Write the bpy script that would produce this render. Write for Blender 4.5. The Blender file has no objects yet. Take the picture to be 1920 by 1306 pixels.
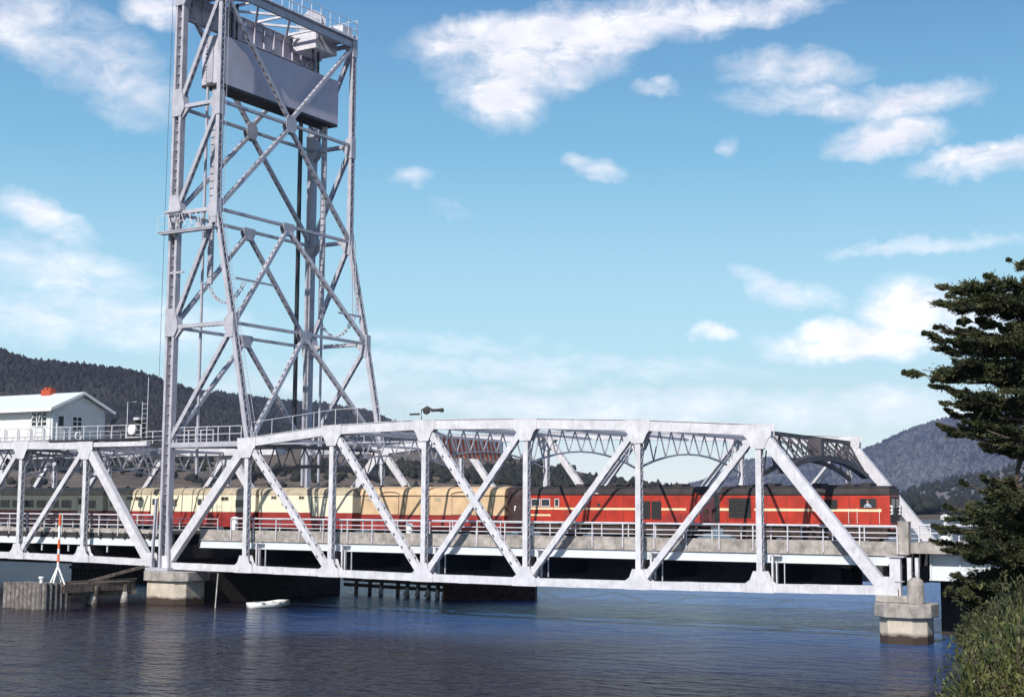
import bpy, math, random
import numpy as np
from mathutils import Vector, Matrix
random.seed(7); rng = np.random.default_rng(7)
S = bpy.context.scene; COL = S.collection

# ------------------------------------------------------------------ camera
CAM = Vector((85.7786, -87.4565, 7.8753)); YAW, PITCH, ROLL, FPX = -0.54611, 0.10867, 0.0061, 2725.47
fw = Vector((math.sin(YAW)*math.cos(PITCH), math.cos(YAW)*math.cos(PITCH), math.sin(PITCH)))
rt = fw.cross(Vector((0, 0, 1))).normalized(); up = rt.cross(fw)
rt2 = rt*math.cos(ROLL)+up*math.sin(ROLL); up2 = -rt*math.sin(ROLL)+up*math.cos(ROLL)
cd = bpy.data.cameras.new("camera"); cam = bpy.data.objects.new("camera", cd); COL.objects.link(cam)
cam.matrix_world = Matrix(((rt2.x, up2.x, -fw.x, CAM.x), (rt2.y, up2.y, -fw.y, CAM.y), (rt2.z, up2.z, -fw.z, CAM.z), (0, 0, 0, 1)))
cd.sensor_width = 36; cd.lens = 36*FPX/1920; cd.clip_start = .5; cd.clip_end = 30000
S.camera = cam

def ray(px, py):
    return fw+rt2*((px-960)/FPX)-up2*((py-653)/FPX)
def at(px, py, Y=None, Z=None, X=None, D=None):      # where a sight line meets a real plane
    d = ray(px, py)
    if D is not None:
        return CAM+d*(D/math.hypot(d.x, d.y))
    t = (Y-CAM.y)/d.y if Y is not None else ((Z-CAM.z)/d.z if Z is not None else (X-CAM.x)/d.x)
    return CAM+d*t
def azel(px, py):
    d = ray(px, py).normalized(); return math.atan2(d.x, d.y), math.asin(d.z)

# ------------------------------------------------------------------ node helpers
def nd(nt, t, **k):
    n = nt.nodes.new(t)
    for a, b in k.items():
        if a.startswith('i_'):
            a = a[2:]; n.inputs[int(a) if a.isdigit() else a].default_value = b
        else: setattr(n, a, b)
    return n
def mth(nt, op, a, b=None, c=None, clamp=False):
    n = nt.nodes.new('ShaderNodeMath'); n.operation = op; n.use_clamp = clamp
    for i, v in enumerate((a, b, c)):
        if v is None: continue
        if isinstance(v, (int, float)): n.inputs[i].default_value = v
        else: nt.links.new(v, n.inputs[i])
    return n.outputs[0]
def ramp(nt, fac, a, b, c0=(0, 0, 0, 1), c1=(1, 1, 1, 1)):
    n = nt.nodes.new('ShaderNodeValToRGB'); e = n.color_ramp.elements
    e[0].position = a; e[1].position = b; e[0].color = c0; e[1].color = c1
    nt.links.new(fac, n.inputs[0]); return n.outputs[0]
def mixc(nt, fac, a, b, mode='MIX'):
    n = nt.nodes.new('ShaderNodeMix'); n.data_type = 'RGBA'; n.blend_type = mode
    for s, v in ((0, fac), (6, a), (7, b)):
        if isinstance(v, (int, float)): n.inputs[s].default_value = v
        elif isinstance(v, tuple): n.inputs[s].default_value = v if len(v) == 4 else (*v, 1)
        else: nt.links.new(v, n.inputs[s])
    return n.outputs[2]

# ------------------------------------------------------------------ world, sun, exposure
SUN = Vector((.11, -.78, .60)).normalized()
W = bpy.data.worlds.new("World"); S.world = W; W.use_nodes = True
nt = W.node_tree; nt.nodes.clear()
sky = nd(nt, 'ShaderNodeTexSky', sky_type='NISHITA', sun_disc=False, sun_elevation=math.asin(SUN.z),
         sun_rotation=math.atan2(SUN.x, SUN.y), altitude=0, air_density=1.0, dust_density=.6, ozone_density=1.6)
tc = nd(nt, 'ShaderNodeTexCoord')
sep = nd(nt, 'ShaderNodeSeparateXYZ'); nt.links.new(tc.outputs['Generated'], sep.inputs[0])
azo = mth(nt, 'ARCTAN2', sep.outputs[0], sep.outputs[1]); elo = mth(nt, 'ARCSINE', sep.outputs[2])
cmb = nd(nt, 'ShaderNodeCombineXYZ'); nt.links.new(azo, cmb.inputs[0]); nt.links.new(elo, cmb.inputs[1])
base = cmb.outputs[0]
wn = nd(nt, 'ShaderNodeTexNoise', i_Scale=22.0, i_Detail=5.0, i_Roughness=.6); nt.links.new(base, wn.inputs['Vector'])
wv = nd(nt, 'ShaderNodeVectorMath', operation='SUBTRACT'); nt.links.new(wn.outputs['Color'], wv.inputs[0]); wv.inputs[1].default_value = (.5, .5, .5)
ws = nd(nt, 'ShaderNodeVectorMath', operation='SCALE'); ws.inputs['Scale'].default_value = .035; nt.links.new(wv.outputs[0], ws.inputs[0])
wa = nd(nt, 'ShaderNodeVectorMath', operation='ADD'); nt.links.new(base, wa.inputs[0]); nt.links.new(ws.outputs[0], wa.inputs[1])
warped = wa.outputs[0]
# clouds over this valley: (direction, half width, half height in photo pixels, tilt, density)
CL = [(1080, 60, 290, 52, 6, 1.1), (930, 170, 90, 75, -8, 1.0), (860, 70, 90, 40, 10, .9), (1330, 30, 220, 34, 4, .95), (1000, 120, 170, 60, 5, 1.),
      (1490, 130, 130, 34, -5, .72), (1560, 190, 190, 30, -6, .72), (1700, 195, 140, 30, 6, .8), (1660, 262, 110, 36, 6, .95),
      (1840, 300, 120, 30, 6, 1.0), (1700, 585, 85, 65, 14, 1.05), (1600, 645, 150, 34, 0, 1.25), (1530, 628, 80, 26, 6, 1.0), (1870, 560, 60, 40, 0, .8), (1480, 545, 110, 26, -18, .6), (1810, 590, 130, 60, 0, .7),
      (1335, 628, 46, 20, -8, .9), (1110, 306, 60, 20, -8, .75), (775, 338, 44, 22, -10, .6), (1225, 168, 50, 14, 0, .6), (1368, 270, 26, 16, 20, .5),
      (1740, 455, 200, 16, 4, .5), (150, 90, 180, 80, -20, .62), (230, 160, 100, 70, -30, .6), (300, 10, 70, 40, 0, .9), (60, 60, 110, 60, 0, .7),
      (80, 410, 90, 34, -22, .75), (120, 510, 170, 60, -8, .55), (230, 600, 250, 60, -4, .55), (90, 600, 200, 50, 0, .55),
      (850, 400, 60, 20, -15, .3), (960, 690, 500, 30, -1, .42), (1150, 760, 600, 34, 0, .5), (820, 640, 260, 24, -3, .36), (600, 720, 300, 36, 2, .4), (1640, 770, 260, 40, 2, .5)]
tot = None
for (px, py, hw, hh, tilt, dens) in CL:
    a, e = azel(px, py)
    mp = nd(nt, 'ShaderNodeMapping', vector_type='TEXTURE')
    mp.inputs['Location'].default_value = (a, e, 0); mp.inputs['Rotation'].default_value = (0, 0, math.radians(tilt))
    mp.inputs['Scale'].default_value = (hw/FPX*1.25, hh/FPX*1.25, 1)
    nt.links.new(warped, mp.inputs[0])
    ln = nd(nt, 'ShaderNodeVectorMath', operation='LENGTH'); nt.links.new(mp.outputs[0], ln.inputs[0])
    mr = nd(nt, 'ShaderNodeMapRange', interpolation_type='SMOOTHSTEP'); nt.links.new(ln.outputs[1], mr.inputs[0])
    mr.inputs[1].default_value = 1.25; mr.inputs[2].default_value = .15; mr.inputs[3].default_value = 0; mr.inputs[4].default_value = dens
    tot = mr.outputs[0] if tot is None else mth(nt, 'MAXIMUM', tot, mr.outputs[0])
# generic broken cloud for the rest of the dome
gm = nd(nt, 'ShaderNodeMapping'); gm.inputs['Scale'].default_value = (1, 1, 3.5); nt.links.new(tc.outputs['Generated'], gm.inputs[0])
gn = nd(nt, 'ShaderNodeTexNoise', i_Scale=1.6, i_Detail=3.0, i_Roughness=.5); nt.links.new(gm.outputs[0], gn.inputs['Vector'])
gen = ramp(nt, gn.outputs[0], .5, .72)
away = ramp(nt, mth(nt, 'ABSOLUTE', mth(nt, 'ADD', azo, .55)), .45, .7)
tot = mth(nt, 'MAXIMUM', tot, mth(nt, 'MULTIPLY', mth(nt, 'MULTIPLY', gen, away), .8))
fm = nd(nt, 'ShaderNodeMapping'); fm.inputs['Scale'].default_value = (1, 2.0, 1); nt.links.new(base, fm.inputs[0])
fn = nd(nt, 'ShaderNodeTexNoise', i_Scale=30.0, i_Detail=10.0, i_Roughness=.66, i_Distortion=.5); nt.links.new(fm.outputs[0], fn.inputs['Vector'])
dn = mth(nt, 'MULTIPLY_ADD', fn.outputs[0], 2.5, -1.25)
cl = mth(nt, 'ADD', tot, mth(nt, 'MULTIPLY', dn, mth(nt, 'MULTIPLY', tot, 1.1)))
cl = ramp(nt, cl, .14, 1.12)
shn = nd(nt, 'ShaderNodeTexNoise', i_Scale=34.0, i_Detail=6.0); nt.links.new(fm.outputs[0], shn.inputs['Vector'])
ccol = mixc(nt, ramp(nt, shn.outputs[0], .35, .7), (7.0, 7.2, 8.2), (9.2, 9.1, 9.4))
hs = nd(nt, 'ShaderNodeHueSaturation'); hs.inputs['Hue'].default_value = .492; hs.inputs['Saturation'].default_value = 1.02; hs.inputs['Value'].default_value = 1.0
nt.links.new(sky.outputs[0], hs.inputs['Color'])
gr = nd(nt, 'ShaderNodeValToRGB'); el_ = gr.color_ramp.elements; K = 1/.105
for i, (e, c) in enumerate([(0.0, (1.04, 1.06, 1.05)), (.04, (.82, .97, .98)), (.11, (.49, .80, .91)), (.24, (.195, .48, .71)), (.35, (.095, .27, .53)), (.8, (.04, .11, .32))]):
    q = el_[i] if i < 2 else el_.new(e)
    q.position = e; q.color = (*[v*.4 for v in c], 1)
nt.links.new(elo, gr.inputs[0])
gv = nd(nt, 'ShaderNodeVectorMath', operation='SCALE'); gv.inputs['Scale'].default_value = K*2.5; nt.links.new(gr.outputs[0], gv.inputs[0])
skb = mixc(nt, .85, hs.outputs[0], gv.outputs[0])
cb = nd(nt, 'ShaderNodeMapRange'); nt.links.new(elo, cb.inputs[0]); cb.inputs[1].default_value = .05; cb.inputs[2].default_value = .25; cb.inputs[3].default_value = 1.45; cb.inputs[4].default_value = 1.0
cs = nd(nt, 'ShaderNodeVectorMath', operation='SCALE'); nt.links.new(ccol, cs.inputs[0]); nt.links.new(cb.outputs[0], cs.inputs['Scale'])
skc = mixc(nt, cl, skb, cs.outputs[0])
bg = nd(nt, 'ShaderNodeBackground', i_Strength=.105); nt.links.new(skc, bg.inputs[0])
wo = nd(nt, 'ShaderNodeOutputWorld'); nt.links.new(bg.outputs[0], wo.inputs[0])
sl = bpy.data.lights.new("sun", 'SUN'); sl.energy = 5.0; sl.angle = math.radians(.5); sl.color = (1, .955, .88)
so = bpy.data.objects.new("sun", sl); COL.objects.link(so); so.rotation_euler = SUN.to_track_quat('Z', 'Y').to_euler(); so.location = (0, 0, 200)
S.view_settings.view_transform = 'Standard'; S.view_settings.look = 'None'; S.view_settings.exposure = .22; S.view_settings.gamma = 1
S.render.engine = 'CYCLES'

# ------------------------------------------------------------------ materials
def mat(name, col, rough=.6, metal=0, var=.15, scale=3., dark=None, streak=0, bump=0, bscale=20., spec=.5, dirt=0, sz=1.):
    m = bpy.data.materials.new(name); m.use_nodes = True; nt = m.node_tree; b = nt.nodes['Principled BSDF']
    g = nd(nt, 'ShaderNodeNewGeometry'); mp = nd(nt, 'ShaderNodeMapping'); mp.inputs['Scale'].default_value = (1, 1, sz)
    nt.links.new(g.outputs['Position'], mp.inputs[0])
    n = nd(nt, 'ShaderNodeTexNoise', i_Scale=scale, i_Detail=5.0, i_Roughness=.6); nt.links.new(mp.outputs[0], n.inputs['Vector'])
    dk = dark or tuple(c*(1-2*var) for c in col); lt = tuple(min(1, c*(1+var)) for c in col)
    c = mixc(nt, ramp(nt, n.outputs[0], .3, .7), (*dk, 1), (*lt, 1))
    if streak:
        m2 = nd(nt, 'ShaderNodeMapping'); m2.inputs['Scale'].default_value = (3, 3, .6); nt.links.new(g.outputs['Position'], m2.inputs[0])
        n2 = nd(nt, 'ShaderNodeTexNoise', i_Scale=1.7, i_Detail=7.0, i_Roughness=.7); nt.links.new(m2.outputs[0], n2.inputs['Vector'])
        c = mixc(nt, mth(nt, 'MULTIPLY', ramp(nt, n2.outputs[0], .52, .78), streak), c, (.13, .085, .06, 1))
    nt.links.new(c, b.inputs['Base Color'])
    b.inputs['Roughness'].default_value = rough; b.inputs['Metallic'].default_value = metal; b.inputs['Specular IOR Level'].default_value = spec
    if bump:
        n3 = nd(nt, 'ShaderNodeTexNoise', i_Scale=bscale, i_Detail=4.0); nt.links.new(g.outputs['Position'], n3.inputs['Vector'])
        bp = nd(nt, 'ShaderNodeBump', i_Strength=bump, i_Distance=.05); nt.links.new(n3.outputs[0], bp.inputs['Height']); nt.links.new(bp.outputs[0], b.inputs['Normal'])
    return m
M = {}
M['steel'] = mat('aluminium paint', (.58, .565, .60), .5, .0, .1, 1.6, streak=.42)
M['steel2'] = mat('aluminium paint tower', (.41, .40, .45), .45, .0, .12, 1.1, streak=.4)
M['cw'] = mat('counterweight paint', (.46, .43, .50), .6, 0, .06, .6, streak=.12)
M['portal'] = mat('dark grey steel', (.055, .048, .06), .6, 0, .2, 1)
M['dark'] = mat('dark bitumen steel', (.035, .033, .035), .7, 0, .3, 3)
M['girder'] = mat('pale blue grey paint', (.60, .63, .66), .5, 0, .06, .8, streak=.2)
M['conc'] = mat('weathered concrete', (.36, .325, .30), .9, 0, .24, 1.8, streak=.6, bump=.4)
M['road'] = mat('road surface', (.12, .115, .11), .9, 0, .2, 2)
M['rope'] = mat('greased rope', (.02, .02, .024), .5)
M['timber'] = mat('weathered timber', (.16, .125, .10), .9, 0, .35, 4, bump=.6, sz=.4)
M['paletimber'] = mat('pale timber', (.40, .38, .35), .9, 0, .25, 4)
M['browntimber'] = mat('red brown timber', (.085, .04, .03), .9, 0, .3, 2, bump=.5)
M['white'] = mat('white paint', (.78, .78, .76), .5, 0, .04, 2)
M['orange'] = mat('orange paint', (.75, .13, .03), .5, 0, .08, 3)
M['red'] = mat('locomotive red', (.42, .030, .014), .42, 0, .18, .9, streak=.35)
M['redlow'] = mat('carriage red', (.28, .025, .02), .5, 0, .15, 1.5, streak=.15)
M['roof'] = mat('sooty roof', (.03, .023, .025), .75, 0, .3, 1.5)
M['maroon'] = mat('dark maroon nose', (.045, .022, .022), .6, 0, .3, 2)
M['cream'] = mat('cream paint', (.76, .69, .52), .5, 0, .05, 1.5, streak=.14)
M['tan'] = mat('tan paint', (.57, .40, .24), .6, 0, .1, 1.2, streak=.2)
M['stripe'] = mat('pale yellow stripe', (.74, .60, .38), .5, 0, .05, 2)
M['grille'] = mat('black louvre', (.018, .017, .018), .7, 0, .3, 8)
M['under'] = mat('brake dust', (.05, .03, .025), .9, 0, .3, 4)
M['rail'] = mat('rusty rail', (.12, .07, .05), .6, .4, .2, 4)
M['housew'] = mat('white weatherboard', (.76, .76, .74), .6, 0, .04, 2)
M['roofw'] = mat('pale roof iron', (.72, .77, .80), .45, .1, .04, 2)
M['brick'] = mat('red brick', (.42, .07, .03), .9, 0, .2, 8)
M['skin'] = mat('skin', (.45, .25, .18), .6)
M['cloth'] = mat('blue shirt', (.42, .48, .55), .9)
M['bark'] = mat('bark', (.12, .085, .065), .95, 0, .35, 6, bump=.8)
def glassmat():
    m = bpy.data.materials.new('window glass'); m.use_nodes = True; b = m.node_tree.nodes['Principled BSDF']
    b.inputs['Base Color'].default_value = (.02, .025, .03, 1); b.inputs['Roughness'].default_value = .08; return m
M['glass'] = glassmat()
def wavemat(name, col, axis, scale, dist, rough=.6, base=None):
    m = mat(name, col, rough, 0, .05, 2); nt = m.node_tree; b = nt.nodes['Principled BSDF']
    g = nd(nt, 'ShaderNodeNewGeometry'); w = nd(nt, 'ShaderNodeTexWave', wave_type='BANDS', bands_direction=axis, wave_profile='SAW', i_Scale=scale)
    nt.links.new(g.outputs['Position'], w.inputs['Vector']); bp = nd(nt, 'ShaderNodeBump', i_Strength=.9, i_Distance=dist)
    nt.links.new(w.outputs[0], bp.inputs['Height']); nt.links.new(bp.outputs[0], b.inputs['Normal']); return m
M['weather'] = wavemat('weatherboards', (.74, .74, .73), 'Z', 1.6, .03)
M['corr'] = wavemat('corrugated roof', (.70, .75, .78), 'X', 2.0, .03, .45)
def leafmat(name, a, b_, rough=.6, scale=.5, trans=0):
    m = bpy.data.materials.new(name); m.use_nodes = True; nt = m.node_tree; b = nt.nodes['Principled BSDF']
    g = nd(nt, 'ShaderNodeNewGeometry'); n = nd(nt, 'ShaderNodeTexNoise', i_Scale=scale, i_Detail=4.0); nt.links.new(g.outputs['Position'], n.inputs['Vector'])
    f = mth(nt, 'ADD', mth(nt, 'MULTIPLY', n.outputs[0], .9), mth(nt, 'MULTIPLY_ADD', g.outputs['Random Per Island'], .5, -.2))
    big = nd(nt, 'ShaderNodeTexNoise', i_Scale=scale*.35, i_Detail=5.0, i_Roughness=.65); nt.links.new(g.outputs['Position'], big.inputs['Vector'])
    f = mth(nt, 'ADD', f, mth(nt, 'MULTIPLY_ADD', big.outputs[0], 1.2, -.6))
    nt.links.new(mixc(nt, ramp(nt, f, .2, .85), (*a, 1), (*b_, 1)), b.inputs['Base Color']); b.inputs['Roughness'].default_value = rough
    b.inputs['Specular IOR Level'].default_value = .25
    return m
M['cypress'] = leafmat('cypress needles', (.010, .017, .008), (.095, .10, .042), .7, .9)
M['willow'] = leafmat('bush leaves', (.025, .04, .012), (.15, .15, .05), .5, 1.2)
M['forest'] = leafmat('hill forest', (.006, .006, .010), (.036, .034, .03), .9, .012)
M['hazed_forest'] = leafmat('mountain forest', (.028, .034, .065), (.12, .125, .15), .9, .006)  # bluish colour carries part of the distance haze
M['scrub'] = leafmat('paddock trees', (.010, .012, .011), (.03, .03, .022), .9, .02)

# ------------------------------------------------------------------ mesh builder
class MB:
    def __init__(s): s.v = []; s.f = []
    def hexa(s, P8):
        n = len(s.v); s.v += [tuple(p) for p in P8]
        for q in ((0, 3, 2, 1), (4, 5, 6, 7), (0, 1, 5, 4), (1, 2, 6, 5), (2, 3, 7, 6), (3, 0, 4, 7)): s.f.append(tuple(n+i for i in q))
    def box(s, x0, x1, y0, y1, z0, z1):
        s.hexa([(x0, y0, z0), (x1, y0, z0), (x1, y1, z0), (x0, y1, z0), (x0, y0, z1), (x1, y0, z1), (x1, y1, z1), (x0, y1, z1)])
    def bar(s, p, q, a, wa, b, wb):
        p = Vector(p); q = Vector(q); a = Vector(a)*wa/2; b = Vector(b)*wb/2
        s.hexa([p-a-b, p+a-b, p+a+b, p-a+b, q-a-b, q+a-b, q+a+b, q-a+b])
    def beam(s, p, q, w, h=None):
        p = Vector(p); q = Vector(q); d = (q-p).normalized(); ref = Vector((0, 0, 1)) if abs(d.z) < .95 else Vector((0, 1, 0))
        a = d.cross(ref).normalized(); b = a.cross(d).normalized(); s.bar(p, q, a, w, b, h or w)
    def tube(s, pts, r, n=8, r1=None):
        pts = [Vector(p) for p in pts]; base = len(s.v); m = len(pts)
        for i, p in enumerate(pts):
            d = (pts[min(i+1, m-1)]-pts[max(i-1, 0)]).normalized(); ref = Vector((0, 0, 1)) if abs(d.z) < .9 else Vector((1, 0, 0))
            a = d.cross(ref).normalized(); b = a.cross(d); rr = r if r1 is None else r+(r1-r)*i/(m-1)
            for k in range(n):
                t = 2*math.pi*k/n; s.v.append(tuple(p+a*rr*math.cos(t)+b*rr*math.sin(t)))
        for i in range(m-1):
            for k in range(n):
                s.f.append((base+i*n+k, base+i*n+(k+1) % n, base+(i+1)*n+(k+1) % n, base+(i+1)*n+k))
        s.f.append(tuple(base+k for k in range(n))[::-1]); s.f.append(tuple(base+(m-1)*n+k for k in range(n)))
    def poly(s, pts, n, th):              # flat polygon extruded along n by th
        b = len(s.v); k = len(pts); n = Vector(n)*th/2
        s.v += [tuple(Vector(p)-n) for p in pts]+[tuple(Vector(p)+n) for p in pts]
        s.f.append(tuple(range(b, b+k))[::-1]); s.f.append(tuple(range(b+k, b+2*k)))
        for i in range(k): j = (i+1) % k; s.f.append((b+i, b+j, b+k+j, b+k+i))
    def lathe(s, c, prof, n=16, axis='z'):
        b = len(s.v)
        for (r, h) in prof:
            for k in range(n):
                t = 2*math.pi*k/n; x, y = r*math.cos(t), r*math.sin(t)
                s.v.append((c[0]+x, c[1]+y, c[2]+h) if axis == 'z' else ((c[0]+x, c[1]+h, c[2]+y) if axis == 'y' else (c[0]+h, c[1]+x, c[2]+y)))
        for i in range(len(prof)-1):
            for k in range(n): s.f.append((b+i*n+k, b+i*n+(k+1) % n, b+(i+1)*n+(k+1) % n, b+(i+1)*n+k))
        s.f.append(tuple(b+k for k in range(n))[::-1]); s.f.append(tuple(b+(len(prof)-1)*n+k for k in range(n)))
    def build(s, name, m, parent=None, smooth=False, bevel=0):
        me = bpy.data.meshes.new(name); me.from_pydata(s.v, [], s.f); me.update()
        o = bpy.data.objects.new(name, me); COL.objects.link(o); me.materials.append(M[m] if isinstance(m, str) else m)
        import bmesh
        bm = bmesh.new(); bm.from_mesh(me); bmesh.ops.recalc_face_normals(bm, faces=bm.faces); bm.to_mesh(me); bm.free()
        if smooth: me.polygons.foreach_set('use_smooth', [True]*len(me.polygons))
        if bevel: md = o.modifiers.new('bevel', 'BEVEL'); md.width = bevel; md.segments = 2; md.limit_method = 'ANGLE'
        if parent: o.parent = parent; o.matrix_parent_inverse = Matrix.Translation(-Vector(parent.location))
        return o
def tag(o, label=None, cat=None, group=None, kind=None):
    if label: o['label'] = label
    if cat: o['category'] = cat
    if group: o['group'] = group
    if kind: o['kind'] = kind
    return o
def empty(name, loc=(0, 0, 0), *a, **k):
    o = bpy.data.objects.new(name, None); COL.objects.link(o); o.location = loc; o.empty_display_size = .5; return tag(o, *a, **k)
def fastmesh(name, V, F, m, parent=None, smooth=False):
    me = bpy.data.meshes.new(name); V = np.asarray(V, np.float32); F = np.asarray(F, np.int32)
    me.vertices.add(len(V)); me.vertices.foreach_set('co', V.ravel()); k = F.shape[1]
    me.loops.add(F.size); me.loops.foreach_set('vertex_index', F.ravel()); me.polygons.add(len(F))
    me.polygons.foreach_set('loop_start', np.arange(len(F), dtype=np.int32)*k); me.polygons.foreach_set('loop_total', np.full(len(F), k, np.int32))
    if smooth: me.polygons.foreach_set('use_smooth', np.ones(len(F), bool))
    me.update(calc_edges=True); me.validate(); me.materials.append(M[m] if isinstance(m, str) else m)
    o = bpy.data.objects.new(name, me); COL.objects.link(o)
    if parent: o.parent = parent; o.matrix_parent_inverse = Matrix.Translation(-Vector(parent.location))
    return o
X_, Y_, Z_ = Vector((1, 0, 0)), Vector((0, 1, 0)), Vector((0, 0, 1))
def member(mb, p, q, b, wa, wb, style='lace', t=.045, pitch=None, endpad=.0):
    """built-up steel member: two plates normal to b (width wa), joined on the other two sides by lacing or battens"""
    p = Vector(p); q = Vector(q); d = (q-p); L = d.length; d.normalize(); b = Vector(b); b = (b-d*b.dot(d)).normalized(); a = d.cross(b).normalized()
    if style == 'solid': mb.bar(p, q, a, wa, b, wb); return
    for s in (-1, 1): mb.bar(p+b*s*(wb/2-t/2), q+b*s*(wb/2-t/2), a, wa, b, t)
    if style == 'ibeam': mb.bar(p, q, a, t, b, wb-2*t); return
    if style == 'cols':      # recessed webs
        for s in (-1, 1): mb.bar(p+a*s*wa*.36, q+a*s*wa*.36, a, t, b, wb-2*t)
        return
    for s in (-1, 1):        # flange lips
        for e in (-1, 1): mb.bar(p+a*s*(wa/2-t/2)+b*e*(wb/2-.06), q+a*s*(wa/2-t/2)+b*e*(wb/2-.06), a, t, b, .10)
    n = max(3, int(L/(pitch or wb*1.05)))
    for s in (-1, 1):
        o = a*s*(wa/2+.004)
        for i in range(n):
            u0 = p+d*L*i/n; u1 = p+d*L*(i+1)/n
            if style == 'lace':
                e = 1 if i % 2 else -1
                u, v = u0+b*e*(wb/2-.05), u1-b*e*(wb/2-.05); dd = (v-u).normalized()
                mb.bar(u+o, v+o, a, .018, dd.cross(a), .075)
            else:
                c = (u0+u1)/2; mb.bar(c-d*L/n*.27+o, c+d*L/n*.27+o, a, .02, b, wb-.03)

# ------------------------------------------------------------------ bridge geometry
WY = 17.7
XN = [-.1, 8.35, 16.8, 25.3, 33.9, 42.6, 51.1, 59.1]
ZB = [3.0, 2.95, 2.88, 2.8, 2.77, 2.82, 2.92, 3.05]
ZT = [None, 12.82, 13.62, 13.82, 13.68, 13.36, 12.85, None]
def gus(mb, c, pts, y):
    for s in (-1, 1): mb.poly([(c[0]+p[0], y+s*.29, c[1]+p[1]) for p in pts], Y_, .03)
BG = [(-.95, -.29), (.95, -.29), (.9, .3), (.62, .5), (.4, 1.05), (-.4, 1.05), (-.62, .5), (-.9, .3)]
TG = [(-.95, .36), (.95, .36), (.92, -.36), (.72, -.55), (.42, -1.2), (-.42, -1.2), (-.72, -.55), (-.92, -.36)]
def truss(root, y, XN, ZB, ZT, diags, near):
    nn = len(XN)
    mb = MB()
    for i in range(nn-1): member(mb, (XN[i], y, ZB[i]), (XN[i+1], y, ZB[i+1]), Y_, .54, .5, 'solid')
    for i in range(nn-1):
        for k in (.5,): 
            x = XN[i]+(XN[i+1]-XN[i])*.42; z = ZB[i]+(ZB[i+1]-ZB[i])*.42; mb.box(x-.45, x+.45, y-.275, y+.275, z-.282, z+.282)
    mb.build('bottom_chord', 'steel', root)
    mb = MB(); tops = [i for i in range(nn) if ZT[i] is not None]
    for i, j in zip(tops, tops[1:]):
        member(mb, (XN[i], y, ZT[i]), (XN[j], y, ZT[j]), Y_, .7, .52, 'solid')
        dx = Vector((XN[j]-XN[i], 0, ZT[j]-ZT[i])); mb.bar(Vector((XN[i], y, ZT[i]+.36)), Vector((XN[j], y, ZT[j]+.36)), Y_, .64, Z_, .04)
    mb.build('top_chord', 'steel', root)
    for i in tops:
        m = MB(); member(m, (XN[i], y, ZB[i]+.3), (XN[i], y, ZT[i]-.36), Y_, .38, .46, 'lace', pitch=.42); m.build('vertical_post', 'steel', root)
    for (i, ti, j, tj, sty) in diags:
        p = Vector((XN[i], y, ZT[i] if ti else ZB[i])); q = Vector((XN[j], y, ZT[j] if tj else ZB[j])); d = (q-p).normalized(); p = p+d*.5; q = q-d*.5
        m = MB()
        if sty == 'end': member(m, p, q, Y_, .72, .52, 'solid'); m.build('end_post', 'steel', root); continue
        member(m, p, q, Y_, .50 if sty == 'heavy' else .40, .42 if sty == 'heavy' else .39, 'batten', pitch=.9)
        a = d.cross(Y_).normalized()
        dbr = m.build('diagonal_brace', 'steel', root)
        if near and sty == 'heavy':     # hand holes in the face plate
            L = (q-p).length; n = int(L/1.15)
            for k in range(1, n):
                c = p+d*L*k/n+a*.13*(1 if a.z < 0 else -1); c.y = y-.231; h = MB()
                h.poly([c+d*.13*math.cos(t*math.pi/4)+a*.06*math.sin(t*math.pi/4) for t in range(8)], Y_, .012)
                hh = h.build('hand_hole', 'dark', dbr)
                hh.matrix_parent_inverse = Matrix.Identity(4) if False else hh.matrix_parent_inverse
    for i in range(nn):
        m = MB(); gus(m, (XN[i], ZB[i]), BG if 0 < i < nn-1 else [(-.6, -.29), (.8, -.29), (.8, .3), (.4, .8), (-.4, .8), (-.6, .3)], y); m.build('gusset_plate', 'steel', root)
        if ZT[i] is not None: m = MB(); gus(m, (XN[i], ZT[i]), TG, y); m.build('gusset_plate', 'steel', root)
def sway(root, x, z, y0, y1, plate=False, rise=.9, drop=1.5):
    m = MB(); w = .16
    m.beam((x, y0, z-.1), (x, y1, z-.1), .22, .26)
    n = 9; pts = []
    for i in range(n+1):
        t = i/n; zz = z-2.75+(1-(2*t-1)**2)*1.1; pts.append(Vector((x, y0+(y1-y0)*t, zz)))
    for a, b in zip(pts, pts[1:]): m.beam(a, b, .16, .12 if not plate else .3)
    for i in range(n):
        ym = y0+(y1-y0)*(i+.5)/n; t = Vector((x, ym, z-.2))
        m.beam(pts[i], t, .06, .1); m.beam(pts[i+1], t, .06, .1)
    m.build('sway_frame', 'portal' if plate else 'steel2', root)
# --- fixed span
span = empty('truss_bridge', (29, 8.8, 2.7), 'silver curved steel truss span carrying road and railway over the water, right of the tower', 'bridge')
DI = [(0, 0, 1, 1, 'end'), (1, 1, 2, 0, 'heavy'), (2, 1, 3, 0, 'heavy'), (3, 1, 4, 0, 'heavy'), (3, 0, 4, 1, 'l'), (4, 0, 5, 1, 'l'), (5, 0, 6, 1, 'l'), (6, 1, 7, 0, 'end')]
for y in (0, WY): truss(span, y, XN, ZB, ZT, DI, y == 0)
for i in (2, 3, 4, 5): sway(span, XN[i], ZT[i], .3, WY-.3)
for i in (1, 6):
    sway(span, XN[i]+(.15 if i == 6 else 0), ZT[i], .3, WY-.3, True)
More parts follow.
